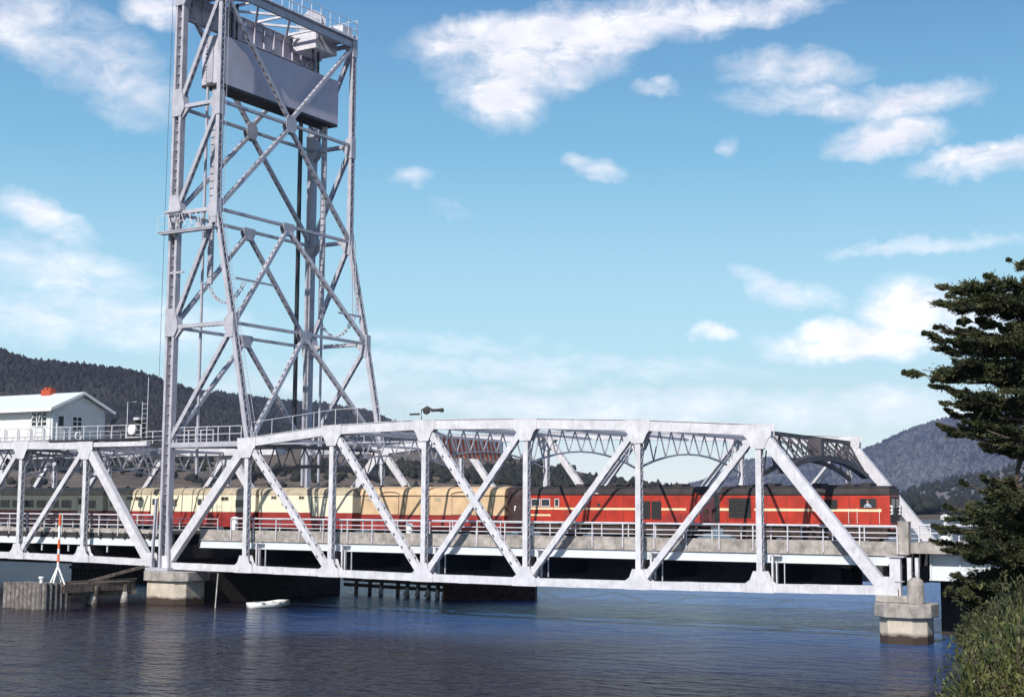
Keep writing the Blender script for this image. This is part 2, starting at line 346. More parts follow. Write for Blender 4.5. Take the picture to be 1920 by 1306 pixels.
# portal web filling between the hip cross-strut and its arch at the right end
m = MB()
for k in range(13):
    y0 = .4+k*1.4; t = k/12
    m.beam((XN[6]+.2, y0, ZT[6]-.2), (XN[6]+1.3, y0+.1, ZT[6]-1.35-(.9*(2*t-1)**2)), .1, .1); m.beam((XN[6]+.2, y0, ZT[6]-.2), (XN[6]+1.3, min(y0+1.3, WY-.3), ZT[6]-1.45-(.9*(2*t-1)**2)), .08, .08)
pts = [Vector((XN[6]+1.35, .3+(WY-.6)*i/12, ZT[6]-1.5-1.1*(2*i/12-1)**2)) for i in range(13)]
for a, b in zip(pts, pts[1:]): m.beam(a, b, .5, .35)
m.box(XN[6]+.25, XN[6]+1.2, 8.3, 8.9, ZT[6]-1.7, ZT[6]-.15)
m.build('portal_frame', 'portal', span)
m = MB()
for i in range(1, 6):
    a = (XN[i], .3, ZT[i]-.1); b = (XN[i+1], WY-.3, ZT[i+1]-.1); c = (XN[i], WY-.3, ZT[i]-.1); d = (XN[i+1], .3, ZT[i+1]-.1)
    m.beam(a, b, .16, .14); m.beam((c[0], c[1], c[2]-.15), (d[0], d[1], d[2]-.15), .16, .14)
    xm = (XN[i]+XN[i+1])/2; zm = (ZT[i]+ZT[i+1])/2; m.beam((xm, .3, zm-.3), (xm, WY-.3, zm-.3), .18, .2)
m.build('lateral_bracing', 'steel', span)
# deck
DX0, DX1 = 2.6, 59.6
def deck(root, x0, x1, kerb=True):
    m = MB(); m.box(x0, x1, 1.22, 8.0, 5.45, 5.72); m.build('road_deck', 'road', root)
    m = MB()
    if kerb:
        m.box(x0, x1, .92, 1.2, 5.06, 5.93); m.box(x0, x1, .88, 1.0, 5.06, 5.14)
    else:
        m.box(x0, x1, .95, 1.2, 5.5, 5.85)
    m.box(x0, x1, 8.05, 8.35, 5.3, 5.76); m.build('kerb', 'conc', root, bevel=.02)
    m = MB(); m.box(x0, x1, 1.0, 1.05, 4.52, 5.05); m.box(x0, x1, .88, 1.12, 4.48, 4.53)
    m.build('fascia_girder', 'girder', root)
    m = MB()
    for y in (2.6, 4.2, 5.8, 7.4): m.box(x0, x1, y-.1, y+.1, 4.3, 5.44)
    for y in (8.7, 10.8, 13.2): m.box(x0, min(x1, 53.4), y-.03, y+.03, 2.45, 5.0); m.box(x0, min(x1, 53.4), y-.25, y+.25, 5.0, 5.05); m.box(x0, min(x1, 53.4), y-.25, y+.25, 2.4, 2.45)
    m.box(x0, x1, 15.6, 15.9, 4.3, 5.1)
    m.build('stringer', 'dark', root)
deck(span, DX0, DX1)
m = MB()
for i, x in enumerate(XN[1:7]+[58.6]):
    m.box(x-.2, x+.2, .35, WY-.35, 3.1, 4.45)
m.build('floor_beam', 'dark', span)
for x in XN[1:7]:
    m = MB()
    m.box(x+.5, x+.62, .55, .75, 3.1, 4.95); m.box(x+.8, x+.88, .55, .75, 3.1, 4.6); m.box(x+.3, x+1.1, .5, .86, 4.95, 5.0); m.box(x+1.25, x+1.3, .8, .9, 3.1, 4.45)
    m.build('deck_bracket', 'steel', span)
def railing(root, x0, x1, y, zb, ztop, step, post_down, name='railing', r=.065, mids=(.42, .74)):
    m = MB(); m.tube([(x0, y, ztop), (x1, y, ztop)], r, 8)
    for f in mids: z = ztop-(ztop-zb)*f; m.tube([(x0, y, z), (x1, y, z)], r*.55, 6)
    n = max(1, round((x1-x0)/step))
    for i in range(n+1):
        x = x0+(x1-x0)*i/n; m.box(x-.035, x+.035, y-.045, y+.045, post_down, ztop)
    return m.build(name, 'steel', root)
railing(span, DX0+3.4, DX1, .83, 5.9, 6.86, 2.35, 5.2)
railing(span, DX0, DX1, 8.2, 5.76, 6.7, 2.2, 5.7, r=.035)
m = MB(); m.box(DX0-3, DX1+4, 9.2, 16.0, 5.12, 5.28); m.build('railway_deck', 'under', span)
m = MB()
for y in (11.37, 12.43): m.box(-40, 75, y-.035, y+.035, 5.45, 5.57)
m.build('rail', 'rail', span)
m = MB()
for i in range(150): x = -38+i*.7; m.box(x-.11, x+.11, 10.8, 13.0, 5.3, 5.44)
tag(m.build('sleepers', 'timber', span), kind='stuff')
# top chord handrail between the hips
m = MB(); prev = None
for i in range(9):
    t = i/8; x = 8.6+(25.3-8.6)*t
    zt = 12.85+(13.62-12.82)*min(1, (x-8.35)/8.45)+(0 if x < 16.8 else .2*(x-16.8)/8.5)+.38
    m.tube([(x, 0, zt), (x, 0, zt+1.15)], .025, 6)
    if prev: m.tube([(prev[0], 0, prev[1]+1.15), (x, 0, zt+1.15)], .022, 6)
    prev = (x, zt)
m.build('walkway_handrail', 'steel', span)
# striped clearance board on the third sway frame
bd = empty('clearance_board', (25.0, 6, 11.4), 'red and white diagonally striped clearance board slung across the roadway under the top bracing', 'warning board')
m = MB(); m.box(24.98, 25.06, 1.9, 11.2, 11.55, 13.0); m.build('panel', 'white', bd)
m = MB()
for k in range(15):
    y = 1.95+k*.62
    if y+.95 > 11.2: break
    m.poly([(25.08, y, 13.0), (25.08, y+.3, 13.0), (25.08, y+.85, 11.55), (25.08, y+.55, 11.55)], X_, .02)
m.build('stripes', 'orange', bd)
# winch and lamp on the top chord above the third post
wd = empty('signal_winch', (25.3, 0, 14.2), 'small black winch and lamp fitting standing on the arched top chord', 'winch')
m = MB(); m.tube([(24.9, 0, 14.2), (24.9, 0, 14.9), (25.4, 0, 15.15), (25.9, 0, 14.9)], .05, 6); m.box(25.8, 26.5, -.15, .15, 14.75, 14.95); m.box(23.9, 24.7, -.1, .1, 14.55, 14.68)
m.build('arm', 'dark', wd)
m = MB(); m.lathe((25.35, -.12, 14.85), [(.08, 0), (.28, .03), (.28, .2), (.08, .24)], 14, 'y'); m.build('drum', 'dark', wd)
m = MB(); m.lathe((26.7, 0, 14.7), [(.12, 0), (.16, .15), (.1, .3)], 10); m.build('lamp', 'dark', wd)

# ------------------------------------------------------------------ lift span (left)
lift = empty('lift_span', (-18, 8.8, 3), 'silver grey steel truss lift span under the white control house, left of the tower', 'bridge')
LX = [-2.0, -9.75, -17.8, -25.8, -33.8, -41.8]; LB = [3.2, 3.33, 3.42, 3.45, 3.45, 3.45]; LT = [None, 12.9, 13.05, 13.1, 13.1, 13.1]
LD = [(0, 0, 1, 1, 'end'), (1, 1, 2, 0, 'l'), (2, 1, 3, 0, 'l'), (3, 1, 4, 0, 'l'), (4, 1, 5, 0, 'l')]
for y in (0, WY): truss(lift, y, LX, LB, LT, LD, False)
for i in (1, 2, 3, 4): sway(lift, LX[i], LT[i], .3, WY-.3)
deck(lift, -40, -1.9, False)
railing(lift, -36, -2.2, .9, 5.95, 7.05, 2.3, 5.3, mids=(.4, .75))
railing(lift, -36, -2.2, 8.2, 5.76, 6.7, 2.3, 5.7, r=.035)
m = MB()
for i in range(24): x = -3-i*1.45; m.box(x-.09, x+.09, .9, 1.0, 5.0, 5.6); m.box(x-.3, x+.02, .86, .98, 5.32, 5.5)
m.box(-36, -2.1, 1.03, 1.1, 5.05, 5.5)
m.build('kerb_bracket', 'dark', lift)
m = MB()
for x in LX[:5]: m.box(x-.2, x+.2, .35, WY-.35, 3.4, 4.5)
m.build('floor_beam', 'dark', lift)
m = MB()
for x in (-7.5, -12.2, -15.5): m.box(x-.05, x+.05, .5, .6, 3.9, 4.4)
m.build('drain', 'steel', lift)
m = MB(); m.box(-9.2, -2.6, -.2, .25, 12.75, 13.15); m.box(-40, -2.4, 16.9, 17.3, 12.6, 13.1)
for k in range(9): x = -8.8+k*.75; m.beam((x, 0, 12.7), (x-.5, 1.4, 11.2), .07); 
m.build('walkway_girder', 'steel', lift)
m = MB(); m.box(-40, -14.2, .2, 7.4, 13.28, 13.4); m.box(-14.2, -2.8, -.4, 1.0, 13.28, 13.4); m.box(-14.2, -2.8, 8.0, 8.6, 13.28, 13.4); m.build('machinery_deck', 'dark', lift)
railing(lift, -40, -3.2, -.3, 13.42, 14.5, 1.7, 13.4, name='walkway_handrail', r=.03)
railing(lift, -12, -3.2, 8.4, 13.42, 14.5, 1.5, 13.4, name='walkway_handrail', r=.035)
m = MB()
for (x, y) in ((-4.2, 2.0), (-5.4, 3.4), (-11.5, 6.5), (-13.2, 5)):
    m.lathe((x, y, 12.1), [(.2, 0), (.35, .1), (.35, .5), (.2, .6)], 12, 'y')
for k in range(14): x = -4-k*1.3; m.beam((x, .6, 12.9), (x+.6, 4+(k % 3)*2, 12.2), .12); m.beam((x, 1+(k % 4), 12.0), (x-.3, 7, 12.5), .09, .16)
m.build('drive_shafts', 'steel2', lift)
ms = empty('machinery_stand', (-3.4, 0, 13.4), 'small white ladder stage with wheel and lamps beside the foot of the tower leg', 'machinery')
m = MB(); m.box(-4.6, -3.2, -.5, .5, 13.42, 13.5); m.box(-3.9, -3.3, -.5, 0, 14.9, 15.1)
for x in (-3.0, -2.4): m.tube([(x, -.4, 13.4), (x, -.4, 18.4)], .03, 6) if x > -2.5 else m.tube([(x, -.4, 13.4), (x, -.4, 16.4)], .03, 6)
for k in range(7): m.tube([(-3.0, -.4, 13.8+k*.4), (-2.4, -.4, 13.8+k*.4)], .018, 5)
m.tube([(-4.7, -.4, 13.4), (-4.7, -.4, 16.4), (-3.7, -.4, 16.4)], .035, 6)
m.build('frame', 'steel', ms)
m = MB(); m.lathe((-4.1, -.55, 14.1), [(.1, 0), (.42, .05), (.42, .25), (.1, .3)], 18, 'y'); m.build('wheel', 'white', ms)
m = MB(); m.box(-4.2, -3.6, -.2, .6, 13.5, 14.9); m.build('housing', 'dark', ms, bevel=.05)

# ------------------------------------------------------------------ control house
HX1, HY0, HY1, HZ = -15.3, 1.0, 7.0, 13.45
HX0 = -31
ch = empty('control_house', (-22, 4, HZ), 'white weatherboard control house with low gable roof on top of the lift span', 'house')
m = MB(); m.box(HX0, HX1, HY0, HY1, HZ, 16.35)
m.build('wall', 'weather', ch)
m = MB(); m.poly([(HX1-.04, HY0-.15, 16.35), (HX1-.04, HY1+.15, 16.35), (HX1-.04, 4, 17.75)], X_, .1); m.build('gable', 'housew', ch)
m = MB(); ov = .75
for s in (-1, 1):
    y0 = 4; y1 = 4+s*(3+ov); m.hexa([(HX0, y0, 17.85), (HX1+.55, y0, 17.85), (HX1+.55, y1, 16.22), (HX0, y1, 16.22), (HX0, y0, 17.93), (HX1+.55, y0, 17.93), (HX1+.55, y1, 16.3), (HX0, y1, 16.3)])
rf = m.build('roof', 'corr', ch)
m = MB(); m.box(HX0, HX1+.6, HY0-ov-.06, HY0-ov, 16.02, 16.28)
for s in (-1, 1): m.beam((HX1+.6, 4, 17.82), (HX1+.6, 4+s*3.75, 16.2), .06, .24)
m.build('fascia_board', 'white', rf)
m = MB(); m.tube([(HX1-.25, HY0-.07, 16.1), (HX1-.25, HY0-.07, 13.5)], .045, 6); m.build('downpipe', 'girder', ch)
for ya in (HY0-.03, HY1-.1): m = MB(); m.box(HX1-.08, HX1+.025, ya, ya+.13, 13.47, 16.2); m.build('corner_trim', 'girder', ch)
m = MB(); m.box(-19.9, -18.7, 3.5, 4.3, 17.6, 18.25); m.box(-19.75, -19.35, 3.7, 4.1, 18.25, 18.5); m.box(-19.2, -18.85, 3.7, 4.1, 18.25, 18.45); m.build('chimney', 'brick', rf, bevel=.03)
def window(parent, x0, x1, z0, z1, nx, nz, y=None, X=None):
    pn = MB(); fr = MB()
    def bx(b, u0, u1, w0, w1, o0, o1):
        if y is not None: b.box(u0, u1, y-o1, y-o0, w0, w1)
        else: b.box(X+o0, X+o1, u0, u1, w0, w1)
    bx(pn, x0, x1, z0, z1, -.02, .025)
    for i in range(nx+1): u = x0+(x1-x0)*i/nx; bx(fr, u-.05, u+.05, z0-.09, z1+.09, .0, .055)
    for i in range(nz+1): w = z0+(z1-z0)*i/nz; bx(fr, x0-.05, x1+.05, w-.04, w+.04, .0, .05)
    w = fr.build('window', 'white', parent); pn.build('pane', 'glass', w)
def winrow(a, b, c, nx): pass
window(ch, -18.0, -16.0, 14.75, 16.0, 3, 3, y=HY0)
window(ch, -25.5, -23.5, 14.75, 16.0, 3, 3, y=HY0)
window(ch, 3.2, 4.3, 14.4, 15.7, 2, 3, X=HX1)
m = MB(); m.box(HX1-.02, HX1+.03, 1.5, 2.3, 13.5, 15.75); d = m.build('door', 'housew', ch)
m = MB(); m.box(HX1+.031, HX1+.05, 1.62, 2.18, 14.8, 15.65); m.build('pane', 'glass', d)
m = MB()
for (a, b) in ((1.42, 1.5), (2.3, 2.38)): m.box(HX1, HX1+.06, a, b, 13.5, 15.83)
m.box(HX1, HX1+.07, 1.42, 2.38, 15.76, 15.86); m.build('door_frame', 'white', ch)
m = MB()
for x in (-17.4, -16.5): m.tube([(x, -.1, 13.4), (x, .6, 15.7)], .03, 6)
for k in range(6): z = 13.6+k*.38; m.tube([(-17.4, -.1+.7*(z-13.4)/2.3, z), (-16.5, -.1+.7*(z-13.4)/2.3, z)], .02, 5)
tag(m.build('ladder', 'steel'), 'pale steel ladder leaning against the side wall of the white control house', 'ladder')
m = MB(); 
for k in range(16):
    t = 2*math.pi*k/16; t2 = 2*math.pi*(k+1)/16
    m.tube([(HX1+.3, 3.7+.34*math.cos(t), 13.95+.34*math.sin(t)), (HX1+.3, 3.7+.34*math.cos(t2), 13.95+.34*math.sin(t2))], .075, 6)
tag(m.build('lifebuoy', 'white'), 'round white lifebuoy hanging below the gable window of the control house', 'lifebuoy')
railing(lift, -40, -15.4, .25, 13.42, 14.4, 1.6, 13.4, name='walkway_handrail', r=.02)
m = MB()
for (y0, y1) in ((1.0, 8.4),):
    m.tube([(-14.6, y0, 14.5), (-14.6, y1, 14.5)], .025, 6); m.tube([(-14.6, y0, 14.0), (-14.6, y1, 14.0)], .02, 6)
    for k in range(7): m.tube([(-14.6, y0+(y1-y0)*k/6, 13.4), (-14.6, y0+(y1-y0)*k/6, 14.5)], .025, 6)
m.build('walkway_handrail', 'steel', lift)

# ------------------------------------------------------------------ lift tower
tw = empty('lift_tower', (4, 8.8, 3), 'tall silver lattice steel lifting tower standing over the end of the truss span', 'tower')
T = [12.85, 22.49, 32.04, 41.08, 50.7]; XL = -.2
XR = [8.35, 6.4, 4.3, 4.3, 4.3]; YS = (0, WY)
for y in YS:
    m = MB(); s = 1 if y == 0 else -1
    p, q = Vector((XL-.1, y, 2.6)), Vector((XL-.1, y, 52.2))
    for k in (-1, 1): m.bar(p+X_*k*(.36 if y == 0 else .27), q+X_*k*(.36 if y == 0 else .27), X_, .24 if y == 0 else .2, Y_, .56)
    m.bar(p, q, X_, .5, Y_, .06) if False else m.bar(p+Y_*.2*s, q+Y_*.2*s, X_, .5, Y_, .06)
    for k in range(60): z = 3+k*.82; m.box(XL-.35, XL+.15, y-.05, y+.15, z, z+.05)
    for z in T[1:]: m.poly([(XL-.6, y, z-.8), (XL+.42, y, z-.8), (XL+.75, y, z-.2), (XL+.75, y, z+.25), (XL+.42, y, z+1.5), (XL-.6, y, z+1.5)], Y_, .68)
    m.build('guide_leg', 'steel2', tw)
    m = MB()
    for i in range(4): member(m, (XR[i], y, T[i]), (XR[i+1], y, T[i+1] if i < 3 else 51.6), Y_, .38, .52, 'lace', pitch=.5)
    for i in range(1, 5):
        z = T[i]; x = XR[i]; m.poly([(x-.75, y, z-.3), (x-.22, y, z-1.2), (x+.26, y, z-1.2), (x+.24, y, z+.8), (x-.26, y, z+.8), (x-.75, y, z+.25)], Y_, .66)
    m.build('raking_leg', 'steel2', tw)
    for i in range(1, 5):
        m = MB(); member(m, (XL, y, T[i]), (XR[i], y, T[i]), Y_, .3, .4, 'batten', pitch=.5)
        if i in (1, 2, 3):
            for (xx, sx) in ((XL+.3, 1), (XR[i]-.2, -1)): m.poly([(xx, y, T[i]-.15), (xx+sx*.9, y, T[i]-.15), (xx, y, T[i]-1.1)], Y_, .3)
        m.build('cross_strut', 'steel2', tw)
    m = MB(); m.box(XL+.3, XR[0]-.6, y-.22, y+.22, 12.55, 12.95); m.build('walkway_beam', 'steel2', tw)
    for i in range(4):
        m = MB(); member(m, (XL+.2, y, T[i]+(.5 if i else .4)), (XR[i+1]-.2, y, T[i+1]-.5), Y_, .34, .36, 'batten', pitch=.72); m.build('diagonal_brace', 'steel2', tw)
for (xs, nm) in (([XL]*5, 0), (XR, 1)):
    for i in range(1, 5):
        z = T[i]; x = xs[i]
        m = MB(); member(m, (x, .3, z), (x, WY-.3, z), Z_, .26, .24 if i < 4 else .6, 'solid')
        m.build('cross_strut', 'steel2', tw)
        if i < 4:
            m = MB(); m.poly([(x+.19, WY/2+a, z+b) for a, b in ((-.7, -.35), (-.4, -.75), (.4, -.75), (.7, -.35), (.7, .35), (.4, .75), (-.4, .75), (-.7, .35))] if i == 3 else
                             [(x+.19, WY/2+a, z+b) for a, b in ((-.75, .22), (.75, .22), (.75, -.28), (.4, -.85), (-.4, -.85), (-.75, -.28))], X_, .06)
            m.poly([(x-.19, WY/2+a, z+b) for a, b in ((-.75, .22), (.75, .22), (.75, -.28), (.4, -.85), (-.4, -.85), (-.75, -.28))], X_, .06)
            m.build('gusset_plate', 'steel2', tw)
            for yy in (.3, WY-.3):
                m = MB(); member(m, (x, WY/2, z-.3), (xs[i-1], yy, T[i-1]+.3), X_, .31, .34, 'batten', pitch=.72)
                m.build('diagonal_brace', 'steel2', tw)
    for yy in (.3, WY-.3):
        m = MB(); member(m, (xs[3], WY/2, T[3]+.3), (xs[4], yy, T[4]-.4), X_, .31, .34, 'batten', pitch=.72); m.build('diagonal_brace', 'steel2', tw)
# top: plate girder, lateral bracing, platforms, sheaves
m = MB(); m.box(XL-.03, XL+.03, .3, WY-.3, 48.9, 50.95); m.box(XL-.3, XL+.3, .3, WY-.3, 50.95, 51.02); m.box(XL-.3, XL+.3, .3, WY-.3, 48.83, 48.9)
for k in range(13): y = .9+k*1.32; m.box(XL+.03, XL+.26, y-.04, y+.04, 48.9, 50.95)
m.build('plate_girder', 'cw', tw)
m = MB()
for k in range(4):
    y = .4+k*4.2; m.beam((XL+.3, y, 50.9), (XR[4]-.2, y+4.2, 50.9), .2, .2); m.beam((XR[4]-.2, y, 50.75), (XL+.3, y+4.2, 50.75), .2, .2); m.beam((XL+.3, y+4.2, 51.0), (XR[4]-.2, y+4.2, 51.0), .2, .2)
m.build('top_bracing', 'steel', tw)
m = MB(); m.box(XL-.5, XR[4]+.1, 14.2, WY-.4, 51.35, 51.5); m.box(XL-.5, XR[4]+.1, .4, 3.5, 51.35, 51.5); m.box(XR[4]-.3, XR[4]+.4, .3, WY, 51.1, 51.2)
m.box(XL+.4, 2.9, 13.9, 17.0, 49.7, 51.34); m.box(3.0, 4.2, 16.2, 17.6, 51.5, 52.3)
m.build('sheave_platform', 'steel', tw)
for y in (2.6, 14.9):
    m = MB()
    for dy in (-.28, .22): m.lathe((1.6, y+dy, 52.3), [(1.35, 0), (1.35, .06)], 28, 'y')
    m.lathe((1.6, y-.25, 52.3), [(1.2, 0), (1.2, .5)], 28, 'y'); m.build('sheave', 'steel2', tw)
def rail3(root, pts, h=1.1, name='handrail', step=1.2, r=.03):
    m = MB()
    for p, q in zip(pts, pts[1:]):
        p = Vector(p); q = Vector(q); n = max(1, round((q-p).length/step))
        for f in (.5, 1): m.tube([p+Z_*h*f, q+Z_*h*f], r*.8, 6)
        for i in range(n+1): c = p.lerp(q, i/n); m.tube([c, c+Z_*h], r, 6)
    return m.build(name, 'steel', root)
rail3(tw, [(XR[4]+.4, .3, 51.2), (XR[4]+.4, WY, 51.2)], 1.5, step=1.35, r=.035)
rail3(tw, [(XR[4]-.5, 9, 51.2), (XR[4]-.5, WY-3.6, 51.2)], 1.3, step=1.35, r=.03)
rail3(tw, [(XL-.4, 14.2, 51.5), (XL-.4, WY, 51.5), (XR[4]+.4, WY, 51.5)], 1.5, r=.035)
rail3(tw, [(XL+.4, 0, 12.97), (XR[0]-.8, 0, 12.97)], 1.2, name='walkway_handrail', step=1.2, r=.04)
rail3(tw, [(XL+.4, WY, 12.97), (XR[0]-.8, WY, 12.97)], 1.2, name='walkway_handrail', step=1.2, r=.035)
# inspection platform half way
m = MB(); m.box(-1.5, 4.7, -.95, -.33, 30.35, 30.45); m.box(-1.2, 4.6, -.9, -.4, 30.2, 30.34)
m.box(-.9, .9, -.8, -.5, 32.0, 32.15); m.box(2.6, 3.1, -.7, -.4, 30.45, 31.0)
m.tube([(-.6, -.65, 32.0), (0, -.65, 30.6), (.6, -.65, 32.0)], .06, 6)
for k in range(5): x = -.8+k*.8; m.tube([(x, -.5, 31.9), (x+.5, -.5, 30.8), (x+.1, -.5, 30.5)], .035, 6)
m.build('inspection_platform', 'steel2', tw)
rail3(tw, [(-1.4, -.9, 30.45), (4.6, -.9, 30.45)], 1.3, step=1.2, r=.025)
# ladder on the near raking leg
for (y, ) in ((-.05,), ):
    m = MB(); pts = [(XR[i]+.55, y, T[i]) for i in range(5)]; pts[0] = (XR[0]+.7, y, T[0]+.4)
    for dy in (-.2, .2):
        for p, q in zip(pts, pts[1:]): m.tube([Vector(p)+Y_*dy, Vector(q)+Y_*dy], .022, 5)
    for p, q in zip(pts, pts[1:]):
        p = Vector(p); q = Vector(q); n = int((q-p).length/.35)
        for i in range(n): c = p.lerp(q, i/n); m.beam(c-Y_*.2, c+Y_*.2, .02)
    m.build('ladder', 'steel2', tw)
m = MB()
for (x, y, z) in ((6.9, .1, 24.5), ): pass
for a, b in (((XR[1]-.3, .4, 26.2), (XR[1]-.3, 5.4, 26.2)), ((XR[1]-.5, WY-3.6, 25.0), (XR[1]-.5, WY, 25.0)), ((XL-.6, -.2, 27), (XL+1.2, -.2, 27))):
    m = MB(); m.beam(a, b, .12, .16); m.build('chain_bracket', 'steel2', tw)
m = MB()
for (x0, x1) in ((-1.3, -1.15), (-.4, -.55), (.6, .25)): m.beam((x0, -.45, 2.75), (x1, -.3, 8.4 if x1 < 0 else 7.0), .16, .2)
m.box(-1.6, .9, -.9, .9, 2.6, 2.85)
m.build('leg_shoe', 'steel2', tw)
# counterweight
cwt = empty('counterweight', (2.3, 8.8, 43), 'big flat grey counterweight slab hanging between the legs near the top of the tower', 'counterweight')
m = MB(); m.box(1.3, 3.35, .9, 16.8, 43.0, 47.15); m.build('slab', 'cw', cwt, bevel=.03)
m = MB(); m.box(1.32, 3.33, .92, 16.78, 42.8, 42.99)
m.build('underside', 'dark', cwt)
for y in (3, 3.4, 4.0, 14.3, 15.1): m = MB(); m.box(2.1, 2.3, y, y+.12, 47.16, 50.9); m.build('suspension_rope', 'rope', cwt)
m = MB(); m.box(1.9, 2.6, .8, .89, 43.1, 47.1)
for k in range(12): m.box(1.85, 1.98, .72, .8, 43.2+k*.33, 43.35+k*.33)
m.build('guide_shoe', 'steel2', cwt)
for (y, nm) in ((.95, 0), (16.7, 1)):
    m = MB(); m.box(1.9, 2.07, y-.085, y+.085, 10.4 if y < 2 else 9.6, 42.75); g = m.build('guide_rod', 'steel2')
    tag(g, 'long pale vertical rod on the %s side of the tower under the counterweight' % ('near left' if y < 2 else 'far right'), 'rod', 'counterweight guide rods')
for (y, zb_, ex, ez, lb) in ((1.35, 25.8, XR[1]-.4, 26.1, 'dark flat balance chain looping up to the near leg of the tower'), (16.0, 24.4, XR[1]-.9, 25.0, 'dark flat balance chain looping up to the far right leg of the tower')):
    c = empty('balance_chain', (2.4, y, zb_), lb, 'chain', 'tower balance chains')
    m = MB()
    for k in range(int((42.8-zb_)/.62)):
        z = 42.8-k*.62; m.box(2.2, 2.72, y-.1, y+.1, z-.57, z-.06); m.box(2.24, 2.3, y-.11, y+.11, z-.64, z); m.box(2.62, 2.68, y-.11, y+.11, z-.64, z)
    m.build('hanging_run', 'steel2', c)
    m = MB(); P = []
    y2 = y+(.3 if y < 3 else 1.0)
    for k in range(13):
        t = k/12; P.append(Vector((2.46+(ex-2.46)*t, y+(y2-y)*t, zb_+(ez-zb_)*t-1.5*math.sin(math.pi*t)**.8)))
    for i, (a, b) in enumerate(zip(P, P[1:])):
        for s in (-.18, .18): m.beam(a+Y_*s+Z_*.06, b+Y_*s-Z_*.06, .05, .1)
        m.beam(a-Y_*.2, a+Y_*.2, .06, .08)
    if y > 3:
        for k in range(14): z = 25+k*.5; m.beam((ex-.15, y2, z), (ex+.25-.02*k, y2, z), .05)
        for s in (-.2, .2): m.beam((ex+s, y2, 25), (ex+s-.25, y2, 32), .06)
    m.build('loop', 'steel2', c)
m = MB(); m.box(-1.0, -.72, 16.4, 16.7, 13.3, 48.8)
tag(m.build('lifting_rope', 'rope'), 'dark bundle of lifting ropes running straight down inside the tower', 'rope')
m = MB(); m.tube([(-1.35, -.3, 9), (-1.2, -.35, 30), (-1.1, -.3, 52)], .018, 5)
tag(m.build('power_cable', 'dark'), 'thin dark cable running down the outside of the left tower leg', 'cable')

# ------------------------------------------------------------------ piers and abutment
def concpier(name, label, x0, x1, y0, y1, capz, z1, zc=.6, capo=.28, group=None, m_='conc'):
    r = empty(name, ((x0+x1)/2, y0, 0), label, 'pier', group)
    ch_ = .7; m = MB()
    pl = [(x0+ch_, y0), (x1-ch_, y0), (x1, y0+ch_), (x1, y1), (x0, y1), (x0, y0+ch_)]
    m.poly([(a, b, (capz-1.5)/2) for a, b in pl], Z_, capz+1.5+.0); sh = m.build('shaft', 'pier', r, bevel=.04)
    m = MB(); o = capo; pl = [(x0+ch_-o*.4, y0-o), (x1-ch_+o*.4, y0-o), (x1+o, y0+ch_-o*.4), (x1+o, y1+o), (x0-o, y1+o), (x0-o, y0+ch_-o*.4)]
    m.poly([(a, b, (capz+z1)/2) for a, b in pl], Z_, z1-capz-.004); m.build('cap', 'conc', r, bevel=.05)
    return r
M['tarred_and_shade'] = mat('tarred timber', (.035, .027, .025), .9, 0, .3, 2, bump=.4)  # tarred piles, and shade painted onto the pier and abutment walls
def piermat():
    m = mat('pier concrete', (.52, .45, .37), .9, 0, .14, 1.2, streak=.25, bump=.4); nt = m.node_tree; b = nt.nodes['Principled BSDF']
    src = b.inputs['Base Color'].links[0].from_socket
    g = nd(nt, 'ShaderNodeNewGeometry'); s = nd(nt, 'ShaderNodeSeparateXYZ'); nt.links.new(g.outputs['Position'], s.inputs[0])
    n = nd(nt, 'ShaderNodeTexNoise', i_Scale=1.5, i_Detail=3.0); nt.links.new(g.outputs['Position'], n.inputs['Vector'])
    h = mth(nt, 'ADD', s.outputs[2], mth(nt, 'MULTIPLY', n.outputs[0], -.4))
    nt.links.new(mixc(nt, ramp(nt, h, .25, .5), (.045, .03, .022, 1), src), b.inputs['Base Color']); return m
M['pier'] = piermat()
tp = concpier('bridge_pier', 'pale concrete pier under the foot of the tower with a grey cap', -1.3, 3.0, -1.6, 1.2, 1.85, 2.6)
m = MB(); m.box(-.9, 2.6, 1.5, 19.4, -1, 2.4); m.build('shade_toned_wall', 'tarred_and_shade', tp)  # pier wall between the columns; deck shade painted in as a dark colour
fw_ = MB()
for k in range(60): x = -34+k*.55; fw_.tube([(x, 21, -1), (x, 21, 1.75+.1*(k % 2))], .27, 6)
fw_.box(-34.3, -1.2, 20.6, 20.75, 1.2, 1.5); tag(fw_.build('timber_fender_wall', 'tarred_and_shade'), 'long dark wall of upright timber piles in the water under the lift span', 'fender')
concpier('bridge_pier', 'pale concrete pier with wide brown grey cap under the right end of the truss', 58.9, 61.75, -1.5, .6, 1.55, 2.35)
concpier('bridge_pier', 'concrete pier in the shade under the far right corner of the truss span', 58.9, 62.6, 16, 19.2, 1.55, 2.35)
m = MB(); m.box(58.6, 60.6, -.6, .6, 2.36, 2.75); tag(m.build('bearing_block', 'conc', bevel=.05), 'squat concrete bearing block on the cap of the right pier', 'block')
m = MB(); m.lathe((61.05, -.6, 2.36), [(.5, 0), (.5, 1.1), (.45, 1.32), (.28, 1.48), (.05, 1.54)], 14)
bo = m.build('concrete_bollard', 'conc', bevel=0); tag(bo, 'round topped cream concrete bollard on the cap of the right pier', 'bollard')
m = MB(); m.tube([(61.1, -.6, 3.85), (60.85, -.6, 4.35)], .03, 6); m.build('iron_pin', 'dark', bo)
